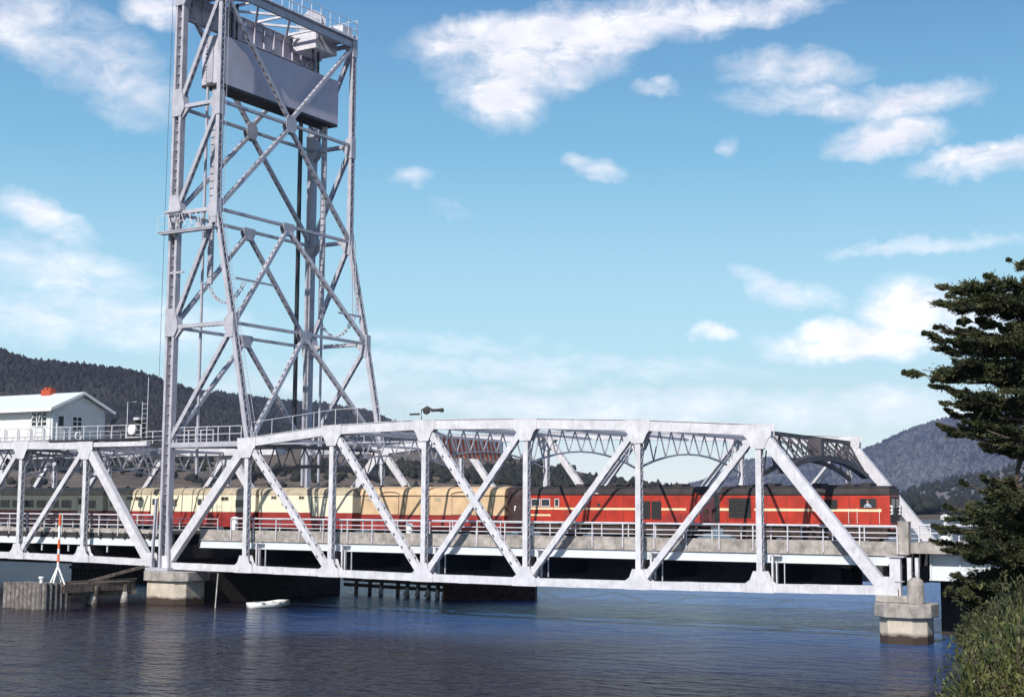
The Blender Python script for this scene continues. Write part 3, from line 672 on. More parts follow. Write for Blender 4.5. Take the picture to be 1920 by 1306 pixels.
# end column and parapet post
ec = empty('bearing_column', (59.6, .3, 2.7), 'pale steel end column between the right pier and the bridge deck', 'column')
m = MB(); m.box(59.3, 59.95, .1, .5, 2.75, 5.0); m.box(60.25, 60.5, .5, .8, 2.7, 5.0); m.box(60.7, 60.9, .6, .9, 2.7, 5.0); m.build('shaft', 'steel', ec)
m = MB(); m.box(59.1, 60.2, 0, .7, 5.01, 5.1); m.box(59.15, 60.1, .05, .55, 3.55, 3.62); m.build('cap_plate', 'steel2', ec)
m = MB(); m.box(59.7, 60.35, .6, 1.2, 5.15, 7.1); m.box(59.67, 60.38, .57, 1.23, 7.1, 7.17)
tag(m.build('parapet_post', 'conc', bevel=.04), 'square concrete parapet post at the right end of the bridge railing', 'post')
ap = empty('approach_span', (68, 5, 5), 'pale grey plate girder approach span with concrete deck leading off to the right', 'bridge')
m = MB(); m.box(60.0, 100, 1.0, 8.4, 5.25, 5.9); m.build('deck_slab', 'conc', ap)
m = MB(); m.box(61.2, 100, 2.0, 2.06, 3.7, 5.22); m.box(61.2, 100, 1.85, 2.2, 3.62, 3.7)
for k in range(12): x = 61.3+k*1.75; m.box(x-.04, x+.04, 1.88, 2.0, 3.72, 5.2)
m.build('plate_girder', 'girder', ap)
m = MB(); m.box(61.2, 100, 5, 5.1, 3.6, 5.22); m.box(61.2, 100, 11, 11.1, 3.6, 5.06); m.box(61.2, 100, 14, 14.1, 3.6, 5.06); m.box(60.5, 100, 9.2, 16, 5.08, 5.27); m.build('inner_girder', 'dark', ap)
railing(ap, 60.9, 99, .95, 5.9, 6.95, 2.4, 5.9, mids=(.45,)); railing(ap, 60.9, 99, 8.3, 5.9, 6.9, 2.4, 5.9, mids=(.45,))
m = MB(); m.box(60.7, 68.5, 6.2, 17, -1, 3.6); tag(m.build('abutment_wall', 'tarred_and_shade'), 'concrete abutment wall under the approach span, its shade painted in as near black', 'wall')  # shade below the span is put into the wall's near-black colour
sg = empty('roadside_marker', (62.2, 1.3, 5.9), 'white painted roadside marker drum behind the parapet at the right end of the bridge', 'road marker')
m = MB(); m.lathe((62.35, 1.45, 5.95), [(.42, 0), (.42, .28), (.38, .3), (.38, .42), (.42, .44), (.42, .72), (.3, .78)], 14); m.build('drum', 'white', sg)
m = MB(); m.lathe((62.35, 1.45, 6.75), [(.1, 0), (.1, .5), (.28, .55), (.28, .75), (.1, .85)], 12); m.build('lamp', 'white', sg)
m = MB(); m.lathe((64.6, 1.4, 5.95), [(.5, 0), (.55, .15), (.3, .32)], 12); tag(m.build('sandbag', 'white'), 'white lump lying on the parapet beside the cypress branches', 'bag')
# little white cabinets on the footway
for (x, y, h, w, lb) in ((5.7, 1.6, 1.25, .5, 'white round topped post behind the bridge railing near the tower'), (22.9, 1.5, .9, .5, 'short white box on the footway beside the third upright of the truss')):
    m = MB(); m.lathe((x, y, 5.74), [(w*.5, 0), (w*.5, h*.8), (w*.62, h*.82), (w*.62, h*.95), (w*.2, h)], 12); tag(m.build('footway_post', 'white'), lb, 'post')

# ------------------------------------------------------------------ fenders, boat, marker
fd = empty('timber_fender', (-3, -5, 0), 'weathered timber fender jetty reaching from the tower pier toward the camera', 'fender')
m = MB()
m.box(-4.6, -1.6, -9.2, -1.9, 1.62, 1.8); m.box(-1.75, -1.6, -9.2, -1.9, 1.15, 1.6); m.box(-2.2, -2.0, -8.8, -1.9, .75, 1.0); m.beam((-3.9, -9.4, 1.45), (-2.0, -1.9, 1.45), .3, .35); m.beam((-3.3, -9.4, .95), (-1.5, -1.9, .95), .25, .3)
m.beam((-2.0, -6.5, 1.9), (-.9, -1.7, 2.95), .18, .22); m.beam((-1.9, -9, 1.95), (-1.5, -1.9, 1.95), .2, .15)
m.build('deck_beams', 'timber', fd)
for (a, b, lean) in ((-5.0, -6.6, .4), (-3.2, -5.3, 0), (-3.9, -4.0, -.5), (-1.6, -3.0, 0), (-1.9, -6.0, .3), (-4.4, -8.0, 0)):
    m = MB(); m.tube([(a, b, -1), (a+lean*.3, b, .55)], .3, 10, .26); m.tube([(a+lean*.3, b, .56), (a+lean, b, 1.6)], .2, 8, .2); p_ = m.build('pile', 'timber', fd)
    m = MB(); m.tube([(a+lean*.02, b-.03, .12), (a+lean*.3, b-.03, 1.0)], .34, 10, .2); m.build('pile_sheath', 'paletimber', p_, smooth=True)
m = MB(); 
for (y0, y1) in ((-7.9, -5.6), (-4.8, -2.9), (-2.6, -2.1)): m.box(-2.35, -2.2, y0, y1, .95, 1.35)
m.build('walers', 'paletimber', fd)
cl_ = empty('sheet_pile_cell', (-4, -11, 0), 'grey planked dolphin cell at the end of the timber fender', 'dolphin')
m = MB()
for k in range(9): a = -6.1+k*.46; m.tube([(a, -10.9-.0*k, -1), (a, -10.9, 1.95)], .235, 8)
for k in range(5): m.tube([(-2.2, -10.6+k*.5, -1), (-2.2, -10.6+k*.5, 1.95)], .235, 8)
m.box(-6.2, -2.3, -10.8, -8.6, -1, 1.9); m.build('planks', 'cellp', cl_) if False else None
M['cellp'] = mat('grey piles', (.19, .17, .16), .9, 0, .35, 3, streak=.6, bump=.4); m.build('planks', 'cellp', cl_)
m = MB(); m.lathe((-3.3, -10, 1.9), [(.12, 0), (.12, .3), (.2, .34), (.2, .5)], 10); m.build('mooring_post', 'white', cl_)
mk = empty('navigation_marker', (-2.3, -9.3, 1.85), 'thin white and orange banded marker pole on the timber fender', 'marker')
mz = [1.9, 3.4, 4.75, 5.7, 6.9, 7.9]
for i, (a, b) in enumerate(zip(mz, mz[1:])):
    pass
def seg(z0, z1, mm): m = MB(); m.tube([(-2.3, -9.3, z0), (-2.3, -9.3, z1)], .09, 8); m.build('pole_band', mm, mk)
seg(2.5, 3.5, 'white'); seg(3.5, 4.1, 'orange'); seg(4.1, 4.5, 'white'); seg(4.5, 5.2, 'orange'); seg(5.2, 6.25, 'white'); seg(6.25, 7.1, 'orange')
m = MB()
for (a, b) in ((-.6, -.2), (.6, .2), (.2, -.6), (-.2, .6)): m.beam((-2.3, -9.3, 3.2), (-2.3+a, -9.3+b, 1.8), .1)
m.build('tripod_foot', 'white', mk)
f2 = empty('timber_fender', (9, 19.5, 0), 'dark timber pile fender beyond the bridge under the middle panels, with pale pile feet', 'fender')
m = MB(); m.beam((2.5, 20.2, 1.3), (16, 17.6, 1.3), .4, .4); m.beam((2.5, 20.2, .75), (16, 17.6, .75), .25, .3); m.build('deck_beams', 'timber', f2)
for k, x in enumerate((4.2, 6.0, 7.5, 9.6, 10.8, 12.1, 13.4, 14.5, 15.3)):
    y = 20.2-(x-2.5)*.193; m = MB(); m.tube([(x, y-.2, -1), (x, y-.1, 1.5)], .18, 8)
    p_ = m.build('pile', 'timber', f2)
    if k in (2, 4, 5, 6, 7, 8): m = MB(); m.tube([(x, y-.3, .1), (x, y-.2, .8)], .34 if k in (4, 6) else .22, 8, .12); m.build('pile_sheath', 'white', p_, smooth=True)  # pale feet made whiter in colour to stand in for sunlight on them
m = MB(); m.poly([(16.1, 16.2, .1), (22.4, 20.9, .1), (20.5, 24.5, .1), (13.5, 21, .1)], Z_, 2.6)
tag(m.build('pier_base', 'browntimber', bevel=.05), 'low flat red brown timber faced block standing in the water beyond the bridge', 'block')
m = MB(); m.tube([(15.9, 17.4, -1), (15.9, 17.4, 2.6)], .12, 8)
for k in range(2): m.tube([(16.9+k, 17.8, .5), (16.9+k, 17.8, 2.6)], .07, 6)
tag(m.build('pipe_stand', 'steel2'), 'slim pale pipes rising from the water beside the red brown block', 'pipe')
# boat
bt = empty('rowing_boat', (10.5, 1, 0), 'small white dinghy floating beside the tower pier', 'boat')
def hull():
    m = MB(); secs = [(-2.1, .62, .02), (-1.2, .78, -.08), (0, .85, -.1), (1.2, .6, -.05), (2.1, .05, .1)]; n = 9; b0 = len(m.v)
    for (u, w, z) in secs:
        for k in range(n):
            t = math.pi*k/(n-1); m.v.append((u, -w*math.cos(t), .5+(.15 if u > 1 else 0)-(.5-z+.12)*math.sin(t)**.7))
    for i in range(4):
        for k in range(n-1): m.f.append((i*n+k, i*n+k+1, (i+1)*n+k+1, (i+1)*n+k))
    m.f.append(tuple(range(n))); return m
m = hull(); m.v = [(v[0]*.85, v[1]*.8, v[2]*.85) for v in m.v]; 
m.v = [(10.1+v[0]*.35-v[1]*.93, .9+v[0]*.93+v[1]*.35, v[2]) for v in m.v]
h_ = m.build('hull', 'white', bt, smooth=True); md = h_.modifiers.new('t', 'SOLIDIFY'); md.thickness = .04
m = MB()
for u in (-.9, .6): c = Vector((10.1+u*.35, .9+u*.93, .42)); m.bar(c-Vector((.93, -.35, 0))*.7, c+Vector((.93, -.35, 0))*.7, Vector((.35, .93, 0)), .25, Z_, .04)
m.build('thwart', 'paletimber', bt)
m = MB(); m.tube([(6.6, -1.2, 2.6), (7.3, -2.2, -.3)], .05, 6); tag(m.build('leaning_pole', 'paletimber'), 'thin pale pole leaning from the bridge into the water beside the tower pier', 'pole')

# ------------------------------------------------------------------ train
TY0, TY1 = 10.55, 13.25; TC = (TY0+TY1)/2
def prof(y0, y1, z0, ze, zr, n=8, pw=.55):
    p = [(y0, z0), (y0, ze)]; c = (y0+y1)/2; h = (y1-y0)/2
    for i in range(1, n):
        t = math.pi*(1-i/n); p.append((c+h*math.cos(t), ze+(zr-ze)*math.sin(t)**pw))
    return p+[(y1, ze), (y1, z0)]
def extr(mb, x0, x1, pf, taper0=0, taper1=0):
    k = len(pf); b = len(mb.v); c = sum(p[0] for p in pf)/k
    xs = [x0, x0+(.5 if taper0 else .02), x1-(.5 if taper1 else .02), x1]
    sc = [1-taper0, 1, 1, 1-taper1]
    for x, s in zip(xs, sc):
        for (y, z) in pf: mb.v.append((x, TC+(y-TC)*s, z))
    for i in range(3):
        for j in range(k): q = (j+1) % k; mb.f.append((b+i*k+j, b+i*k+q, b+(i+1)*k+q, b+(i+1)*k+j))
    mb.f.append(tuple(b+j for j in range(k))[::-1]); mb.f.append(tuple(b+3*k+j for j in range(k)))
def bogies(root, x0, x1, r=.42):
    m = MB(); m.box(x0+.2, x1-.2, TC-1.2, TC+1.2, 6.05, 6.6)
    for x in (x0+(x1-x0)*.45, x0+(x1-x0)*.58): m.box(x-.9, x+.9, TC-1.25, TC+1.25, 5.75, 6.1)
    m.build('underframe', 'under', root)
    for cx in (x0+2.3, x1-2.3):
        m = MB(); m.box(cx-1.5, cx+1.5, TC-1.1, TC-1.0, 5.8, 6.15); m.box(cx-1.5, cx+1.5, TC+1.0, TC+1.1, 5.8, 6.15); m.box(cx-.25, cx+.25, TC-1.1, TC+1.1, 5.75, 6.1)
        b = m.build('bogie', 'under', root)
        for dx in (-.95, .95):
            m = MB()
            for yy in (-.62, .5): m.lathe((cx+dx, TC+yy, 5.57+r), [(r*.6, -.02), (r, 0), (r, .12), (r*.6, .14)], 18, 'y')
            m.tube([(cx+dx, TC-.6, 5.57+r), (cx+dx, TC+.6, 5.57+r)], .07, 8); m.build('wheel', 'rail', b)
def loco(x0, x1, label, lead):
    r = empty('diesel_locomotive', ((x0+x1)/2, TC, 6.0), label, 'locomotive', 'two red diesel locomotives')
    m = MB(); extr(m, x0, x1, prof(TY0, TY1, 6.65, 8.8, 8.84), .04, .16 if lead else .05); m.build('body', 'red', r, bevel=.03)
    m = MB(); extr(m, x0+.05, x1-.1, prof(TY0-.03, TY1+.03, 8.845, 8.98, 9.5), .04, .16 if lead else .04)
    rf = m.build('roof', 'roof', r)
    m = MB()
    for k in range(9): x = x0+1+k*(x1-x0-2)/9; m.box(x, x+.7, TC-.7, TC+.7, 9.38, 9.56+.06*(k % 3))
    m.build('roof_hatches', 'roof', rf)
    m = MB()
    for k in range(int((x1-x0)/1.5)): x = x0+.6+k*1.5; m.box(x, x+.03, TY0-.008, TY0, 6.7, 8.8)
    m.build('panel_joints', 'maroon', r)
    bogies(r, x0, x1)
    m = MB()
    for x in (x0-.12, x1+.02): m.box(x, x+.1, TC-1.15, TC+1.15, 6.5, 6.95); m.box(x-.1, x+.2, TC-.15, TC+.15, 6.55, 6.8)
    m.build('buffer_beam', 'redlow', r)
    return r
def louvre(root, x0, x1, z0, z1, name='radiator_grille'):
    m = MB(); m.box(x0, x1, TY0-.03, TY0-.016, z0, z1); n = int((z1-z0)/.12)
    for k in range(n): z = z0+(z1-z0)*k/n; m.hexa([(x0, TY0-.07, z), (x1, TY0-.07, z), (x1, TY0-.031, z+.03), (x0, TY0-.031, z+.03), (x0, TY0-.07, z+.02), (x1, TY0-.07, z+.02), (x1, TY0-.031, z+.08), (x0, TY0-.031, z+.08)])
    m.build(name, 'grille', root)
def panel(root, name, mm, x0, x1, z0, z1, o=.02): m = MB(); m.box(x0, x1, TY0-o, TY0-.001, z0, z1); return m.build(name, mm, root)
L1 = loco(43.8, 56.2, 'leading red diesel locomotive with black roof and a driver in its cab window', True)
panel(L1, 'stripe', 'stripe', 43.85, 44.9, 7.72, 7.9); panel(L1, 'stripe', 'stripe', 46.5, 53.0, 7.72, 7.9); panel(L1, 'stripe', 'stripe', 54.0, 55.68, 7.72, 7.9); panel(L1, 'stripe', 'stripe', 53.0, 54.0, 7.72, 7.9)
louvre(L1, 44.55, 46.25, 7.2, 8.6); louvre(L1, 51.7, 52.6, 7.9, 8.55)
m = MB()
for (a, b, c, d) in ((44.35, 46.5, 8.62, 8.68), (44.35, 46.5, 7.1, 7.18)): m.box(a, b, TY0-.05, TY0-.002, c, d)
m.build('grille_frame', 'red', L1)
pn = panel(L1, 'cab_window', 'glass', 54.2, 55.35, 7.98, 8.6, .03)
m = MB()
for (a, b, c, d) in ((54.12, 55.43, 8.6, 8.67), (54.12, 55.43, 7.91, 7.98), (54.12, 54.2, 7.98, 8.6), (55.35, 55.43, 7.98, 8.6)): m.box(a, b, TY0-.05, TY0, c, d)
m.build('window_frame', 'red', L1)
m = MB(); m.box(56.22, 56.26, TC-.95, TC-.1, 8.0, 8.6); m.box(56.22, 56.26, TC+.1, TC+.95, 8.0, 8.6); m.build('windscreen', 'glass', L1)
m = MB(); m.box(55.7, 56.18, TY0+.2, TY1-.2, 8.75, 9.3); m.box(56.05, 56.21, TC-1.0, TC+1.0, 6.95, 8.75); m.build('nose', 'maroon', L1)
for (yy) in (-1.1, .75):
    m = MB(); m.box(56.0, 56.35, TC+yy, TC+yy+.35, 7.55, 8.15); nb = m.build('lamp_box', 'white', L1)
    m = MB()
    for k in range(2): m.box(56.36, 56.37, TC+yy+.05, TC+yy+.3, 7.62+k*.26, 7.8+k*.26); m.box(56.05, 56.3, TC+yy-.012, TC+yy-.002, 7.62+k*.26, 7.8+k*.26)
    m.build('lamp_lens', 'glass', nb)
m = MB()
for x in (53.4, 54.0, 55.55): m.tube([(x, TY0-.07, 6.9), (x, TY0-.07, 7.95)], .018, 5)
m.build('handrail', 'white', L1)
# driver: seen through the open cab window, so set into the window opening
def person():
    r = None
    me = bpy.data.meshes.new('person'); 
    c = Vector((54.75, TY0-.06, 8.02))
    V = [(0, 0, -.02), (0, 0, .08), (0, 0, .16), (0, -.01, .25), (0, -.02, .36), (0, -.02, .44), (-.19, 0, .12), (-.25, -.03, .0), (-.08, -.09, .0), (.19, 0, .12), (.26, -.05, .0), (.1, -.12, .0)]
    E_ = [(0, 1), (1, 2), (2, 3), (3, 4), (4, 5), (2, 6), (6, 7), (7, 8), (2, 9), (9, 10), (10, 11)]
    R_ = [.12, .13, .12, .055, .1, .07, .06, .05, .035, .06, .05, .035]
    me.from_pydata([tuple(c+Vector(v)) for v in V], E_, []); o = bpy.data.objects.new('person', me); COL.objects.link(o); me.materials.append(M['cloth'])
    sk = o.modifiers.new('skin', 'SKIN')
    for i, rr in enumerate(R_): me.skin_vertices[0].data[i].radius = (rr, rr*.8)
    me.skin_vertices[0].data[0].use_root = True
    o.modifiers.new('sub', 'SUBSURF').levels = 1
    tag(o, 'driver in a pale shirt leaning at the cab window of the leading red locomotive', 'person')
    m = MB(); m.lathe((c.x, c.y-.02, c.z+.28), [(.03, 0), (.075, .04), (.09, .12), (.085, .2), (.04, .26)], 12); m.build('head', 'skin', o, smooth=True)
    m = MB(); m.lathe((c.x, c.y-.02, c.z+.46), [(.1, 0), (.095, .06), (.04, .1)], 12); m.build('cap', 'dark', o)
L2 = loco(27.95, 42.25, 'second red diesel locomotive with twin dark grilles and black nose, behind the leading one', False)
L2.children
for a, b in ((27.9, 30.0), (30.05, 33.0), (33.05, 36.9), (39.1, 41.2)): panel(L2, 'stripe', 'stripe', a, b, 7.72, 7.88)
panel(L2, 'stripe', 'stripe', 36.9, 37.4, 7.72, 7.88); panel(L2, 'stripe', 'stripe', 27.97, 29.8, 7.22, 7.36, .021)
louvre(L2, 37.5, 38.3, 7.1, 8.4); louvre(L2, 38.4, 39.2, 7.1, 8.4)
for (a, b) in ((28.1, 28.8), (29.0, 29.7), (30.2, 30.5)): 
    pn = panel(L2, 'cab_window', 'glass', a, b, 8.0, 8.5, .03); m = MB()
    for (u0, u1, w0, w1) in ((a-.05, b+.05, 8.5, 8.55), (a-.05, b+.05, 7.95, 8.0), (a-.05, a, 8.0, 8.5), (b, b+.05, 8.0, 8.5)): m.box(u0, u1, TY0-.045, TY0, w0, w1)
    m.build('frame', 'girder', pn)
m = MB(); m.lathe((34.0, TY0-.03, 8.1), [(.13, 0), (.13, .03)], 14, 'y'); m.build('porthole', 'glass', L2)
m = MB(); m.lathe((28.55, TY0-.03, 7.52), [(.17, 0), (.17, .03)], 14, 'y'); m.build('round_emblem', 'maroon', L2)
m = MB(); m.box(31.0, 31.9, TY0-.015, TY0, 7.0, 7.65); m.build('side_door', 'redlow', L2)
m = MB(); m.box(39.6, 41.3, TY0-.015, TY0, 6.95, 7.5); m.build('side_door', 'redlow', L2)
m = MB(); m.box(41.9, 42.15, TY0-.06, TY0, 8.0, 9.0); m.lathe((42.0, TY0+.1, 8.1), [(.16, 0), (.16, .9)], 10); m.build('exhaust_pipe', 'red', L2)
m = MB(); m.box(32.8, 34.0, TY0-.1, TY0+.2, 8.93, 8.98); m.build('roof_step', 'white', L2)
m = MB(); extr(m, 25.8, 27.9, prof(TY0-.02, TY1+.02, 6.85, 8.85, 9.52), .12, 0); nz = m.build('nose', 'maroon', L2)
m = MB(); m.lathe((26.6, TY0-.06, 7.9), [(.05, 0), (.09, .03)], 8, 'y'); m.box(26.55, 26.62, TY0-.06, TY0-.03, 7.6, 7.9); m.build('lamp', 'white', nz)
# bridge of handrails between the locomotives
m = MB()
for x in (42.55, 42.75, 43.15, 43.4): m.tube([(x, TY0+.3, 6.7), (x, TY0+.3, 7.75)], .03, 6)
for x in (42.65, 43.25): m.lathe((x, TY0+.3, 7.55), [(.16, 0), (.16, .3)], 10)
m.box(42.3, 43.7, TC-.5, TC+.5, 6.6, 6.7)
m.build('end_platform', 'under', L2)
person()
def wagon(x0, x1, label, mm, low, zl, group, roofz=9.5, ze=8.85, t0=.0, t1=.0):
    r = empty('railway_carriage', ((x0+x1)/2, TC, 6.0), label, 'carriage', group)
    m = MB(); extr(m, x0, x1, prof(TY0, TY1, zl, ze, ze+.03), t0, t1); m.build('body', mm, r, bevel=.03)
    m = MB(); extr(m, x0+.02, x1-.02, prof(TY0-.012, TY1+.012, 6.0, zl-.006, zl-.004), t0, t1); m.build('lower_body', low, r)
    m = MB(); extr(m, x0-.04, x1+.04, prof(TY0-.03, TY1+.03, ze+.035, ze+.1, roofz), t0, t1); rf = m.build('roof', mm if mm == 'tan' else 'creamroof', r)
    m = MB()
    for k in range(int((x1-x0)/2.5)): x = x0+1.2+k*2.5; m.lathe((x, TC, roofz-.03), [(.2, 0), (.2, .1), (.1, .16)], 10)
    m.box(x0, x1, TY0+.35, TY0+.42, roofz-.22, roofz-.12); m.build('roof_vents', 'maroon', rf)
    bogies(r, x0, x1); return r
M['creamroof'] = mat('faded cream roof', (.42, .35, .25), .8, 0, .15, 1.5, streak=.3)
G = 'carriages behind the locomotives'
c1 = wagon(11.5, 25.6, 'tan luggage van with arched doors and a dark red base behind the second locomotive', 'tan', 'redlow', 7.2, G, 9.52, 8.75)
for x in (13.6+.9, 20.9+.7):
    m = MB(); m.box(x-.9, x+.9, TY0-.04, TY0, 7.25, 8.7); d = m.build('door', 'tan', c1)
    m = MB(); m.box(x-.93, x+.93, TY0-.06, TY0-.041, 8.68, 8.74); m.box(x-.93, x-.9, TY0-.05, TY0, 7.25, 8.68); m.box(x+.9, x+.93, TY0-.05, TY0, 7.25, 8.68); 
    for k in range(8):
        t = math.pi*k/8; t2 = math.pi*(k+1)/8
        m.beam((x+1.05*math.cos(t), TY0-.03, 8.78+.3*math.sin(t)), (x+1.05*math.cos(t2), TY0-.03, 8.78+.3*math.sin(t2)), .04)
    m.build('door_track', 'maroon', d)
m = MB()
for x in (12.1, 17.5, 19.0, 24.2): m.box(x, x+.6, TY0-.02, TY0, 8.35, 8.62)
m.build('vent_louvre', 'creamroof', c1)
m = MB()
for x in (15.9, 18.4, 18.5): m.box(x, x+.03, TY0-.02, TY0, 7.2, 8.85)
m.box(11.5, 25.6, TY0-.025, TY0, 8.72, 8.76); m.build('panel_joints', 'maroon', c1)
def windows(r, xs, w, z0, z1, frame='creamroof'):
    for x in xs:
        m = MB(); m.box(x, x+w, TY0-.02, TY0, z0, z1); p = m.build('window', 'glass', r)
        m = MB()
        for (u0, u1, w0, w1) in ((x-.05, x+w+.05, z1, z1+.05), (x-.05, x+w+.05, z0-.05, z0), (x-.05, x, z0, z1), (x+w, x+w+.05, z0, z1), (x+w/2-.02, x+w/2+.02, z0, z1)): m.box(u0, u1, TY0-.04, TY0, w0, w1)
        m.build('frame', frame, p)
def cdoor(r, x, w=.8, mm='cream'):
    m = MB(); m.box(x, x+w, TY0-.03, TY0, 7.0, 8.6); d = m.build('door', mm, r)
    m = MB(); m.box(x+.15, x+w-.15, TY0-.045, TY0-.031, 7.9, 8.45); m.build('pane', 'glass', d)
    m = MB(); m.box(x-.04, x, TY0-.05, TY0, 7.0, 8.65); m.box(x+w, x+w+.04, TY0-.05, TY0, 7.0, 8.65); m.build('frame', 'maroon', d)
c2 = wagon(.3, 10.5, 'short cream guard van with red base and few small windows next to the tan van', 'cream', 'redlow', 7.3, G, 9.48, 8.8, .05, .12)
windows(c2, (3.0,), .35, 7.95, 8.35); windows(c2, (1.8, 4.9, 8.3), .5, 8.5, 8.68)
m = MB(); m.box(6.3, 8.3, TY0-.03, TY0-.001, 7.0, 8.6); d = m.build('door', 'cream', c2)
m = MB(); m.box(6.26, 8.34, TY0-.05, TY0, 8.6, 8.65); m.box(6.26, 6.3, TY0-.05, TY0, 7.0, 8.6); m.box(8.3, 8.34, TY0-.05, TY0, 7.0, 8.6); m.box(7.0, 7.04, TY0-.045, TY0-.03, 7.0, 8.6); m.build('frame', 'maroon', d)
c3 = wagon(-18.3, -.1, 'long cream carriage with red base and dark doorway passing behind the tower foot', 'cream', 'redlow', 7.3, G, 9.48, 8.8, .04, .04)
windows(c3, (-17.9, -2.3), 1.3, 7.75, 8.35); windows(c3, (-9.9,), .5, 7.8, 8.4); cdoor(c3, -12.6, .9); cdoor(c3, -7.0, .8); windows(c3, (-15.8, -14.6, -5.4, -4.0), .8, 8.35, 8.6)
c4 = wagon(-34, -19.0, 'cream and dark red railcar with a row of wide windows below the control house', 'cream', 'redlow', 7.3, G, 9.5, 8.75, .1, .04)
windows(c4, [-33.2+k*1.75 for k in range(6)], 1.25, 7.6, 8.25); cdoor(c4, -22.3, .9); windows(c4, (-20.9,), 1.0, 7.6, 8.25)
m = MB()
for x in (-20.7, -18.5, -30.3): m.box(x, x+.45, TY0-.03, TY0, 6.9, 7.25)
m.build('side_lamp_panel', 'red', c4)

# ------------------------------------------------------------------ water and terrain
def watermat():
    m = bpy.data.materials.new('river water'); m.use_nodes = True; nt = m.node_tree; b = nt.nodes['Principled BSDF']
    b.inputs['Base Color'].default_value = (.007, .010, .022, 1); b.inputs['Roughness'].default_value = .12; b.inputs['Specular Tint'].default_value = (.64, .74, .92, 1); b.inputs['IOR'].default_value = 1.33
    g = nd(nt, 'ShaderNodeNewGeometry')
    def noise(sc, rot, det, sx=1, sy=1, ty='ShaderNodeTexNoise'):
        mp = nd(nt, 'ShaderNodeMapping'); mp.inputs['Rotation'].default_value = (0, 0, rot); mp.inputs['Scale'].default_value = (sx, sy, 1); nt.links.new(g.outputs['Position'], mp.inputs[0])
        n = nd(nt, ty, i_Scale=sc, i_Detail=det); nt.links.new(mp.outputs[0], n.inputs['Vector']); return n.outputs[0]
    h = mth(nt, 'ADD', mth(nt, 'MULTIPLY', noise(.9, .5, 3, .45, 1), .5), mth(nt, 'MULTIPLY', noise(3.0, .3, 3, .6, 1), .2))
    h = mth(nt, 'ADD', h, mth(nt, 'MULTIPLY', noise(.16, .7, 2), .6))
    patch = ramp(nt, noise(.035, .4, 3, .5, 1.4), .35, .65)
    bp = nd(nt, 'ShaderNodeBump', i_Distance=1.1); sp = nd(nt, 'ShaderNodeSeparateXYZ'); nt.links.new(g.outputs['Position'], sp.inputs[0])
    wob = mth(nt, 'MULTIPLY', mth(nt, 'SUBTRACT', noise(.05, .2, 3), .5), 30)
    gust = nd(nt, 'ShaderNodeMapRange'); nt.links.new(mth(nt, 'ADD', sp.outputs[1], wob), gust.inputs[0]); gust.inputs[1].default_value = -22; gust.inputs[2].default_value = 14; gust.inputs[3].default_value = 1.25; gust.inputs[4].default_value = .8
    sky_refl = nd(nt, 'ShaderNodeMapRange'); nt.links.new(mth(nt, 'ADD', sp.outputs[1], wob), sky_refl.inputs[0]); sky_refl.inputs[1].default_value = -26; sky_refl.inputs[2].default_value = 10; sky_refl.interpolation_type = 'SMOOTHSTEP'; refl_x = nd(nt, 'ShaderNodeMapRange', interpolation_type='SMOOTHSTEP'); nt.links.new(mth(nt, 'ADD', sp.outputs[0], mth(nt, 'MULTIPLY', wob, .25)), refl_x.inputs[0]); refl_x.inputs[1].default_value = 6; refl_x.inputs[2].default_value = 24
    nt.links.new(mixc(nt, mth(nt, 'MULTIPLY', sky_refl.outputs[0], refl_x.outputs[0]), (.009, .005, .011), (.03, .095, .26)), b.inputs['Base Color'])  # blue sky reflection painted into the base colour of the open water
    nt.links.new(mth(nt, 'MULTIPLY', mth(nt, 'MULTIPLY_ADD', patch, .3, .75), gust.outputs[0]), bp.inputs['Strength'])
    nt.links.new(h, bp.inputs['Height']); nt.links.new(bp.outputs[0], b.inputs['Normal']); return m
M['water'] = watermat()
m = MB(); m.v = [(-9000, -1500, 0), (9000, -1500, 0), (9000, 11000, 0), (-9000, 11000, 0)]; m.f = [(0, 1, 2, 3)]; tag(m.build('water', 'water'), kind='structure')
def groundmat(name, a, b_, sc, c=None, bump=.0):
    m = bpy.data.materials.new(name); m.use_nodes = True; nt = m.node_tree; b = nt.nodes['Principled BSDF']; g = nd(nt, 'ShaderNodeNewGeometry')
    n = nd(nt, 'ShaderNodeTexNoise', i_Scale=sc, i_Detail=8.0, i_Roughness=.65); nt.links.new(g.outputs['Position'], n.inputs['Vector'])
    col = mixc(nt, ramp(nt, n.outputs[0], .35, .65), (*a, 1), (*b_, 1))
    if c:
        n2 = nd(nt, 'ShaderNodeTexNoise', i_Scale=sc*7, i_Detail=6.0, i_Roughness=.7); nt.links.new(g.outputs['Position'], n2.inputs['Vector'])
        col = mixc(nt, ramp(nt, n2.outputs[0], .5, .62), col, (*c, 1))
    nt.links.new(col, b.inputs['Base Color']); b.inputs['Roughness'].default_value = 1; b.inputs['Specular IOR Level'].default_value = .1; return m
M['bank'] = groundmat('river bank', (.05, .05, .025), (.13, .11, .06), .6)
M['gdark'] = groundmat('forested slope', (.008, .008, .012), (.02, .019, .022), .01)
M['gfar'] = groundmat('mountain slope', (.03, .033, .05), (.07, .07, .085), .004, (.03, .03, .035))  # slope colour shifted to blue, with some of the haze painted in
M['ggrass'] = groundmat('dry paddocks', (.075, .058, .045), (.17, .135, .11), .006, (.04, .036, .03))
M['ggrass2'] = groundmat('dry hillside', (.12, .11, .11), (.20, .18, .17), .004, (.09, .085, .085))
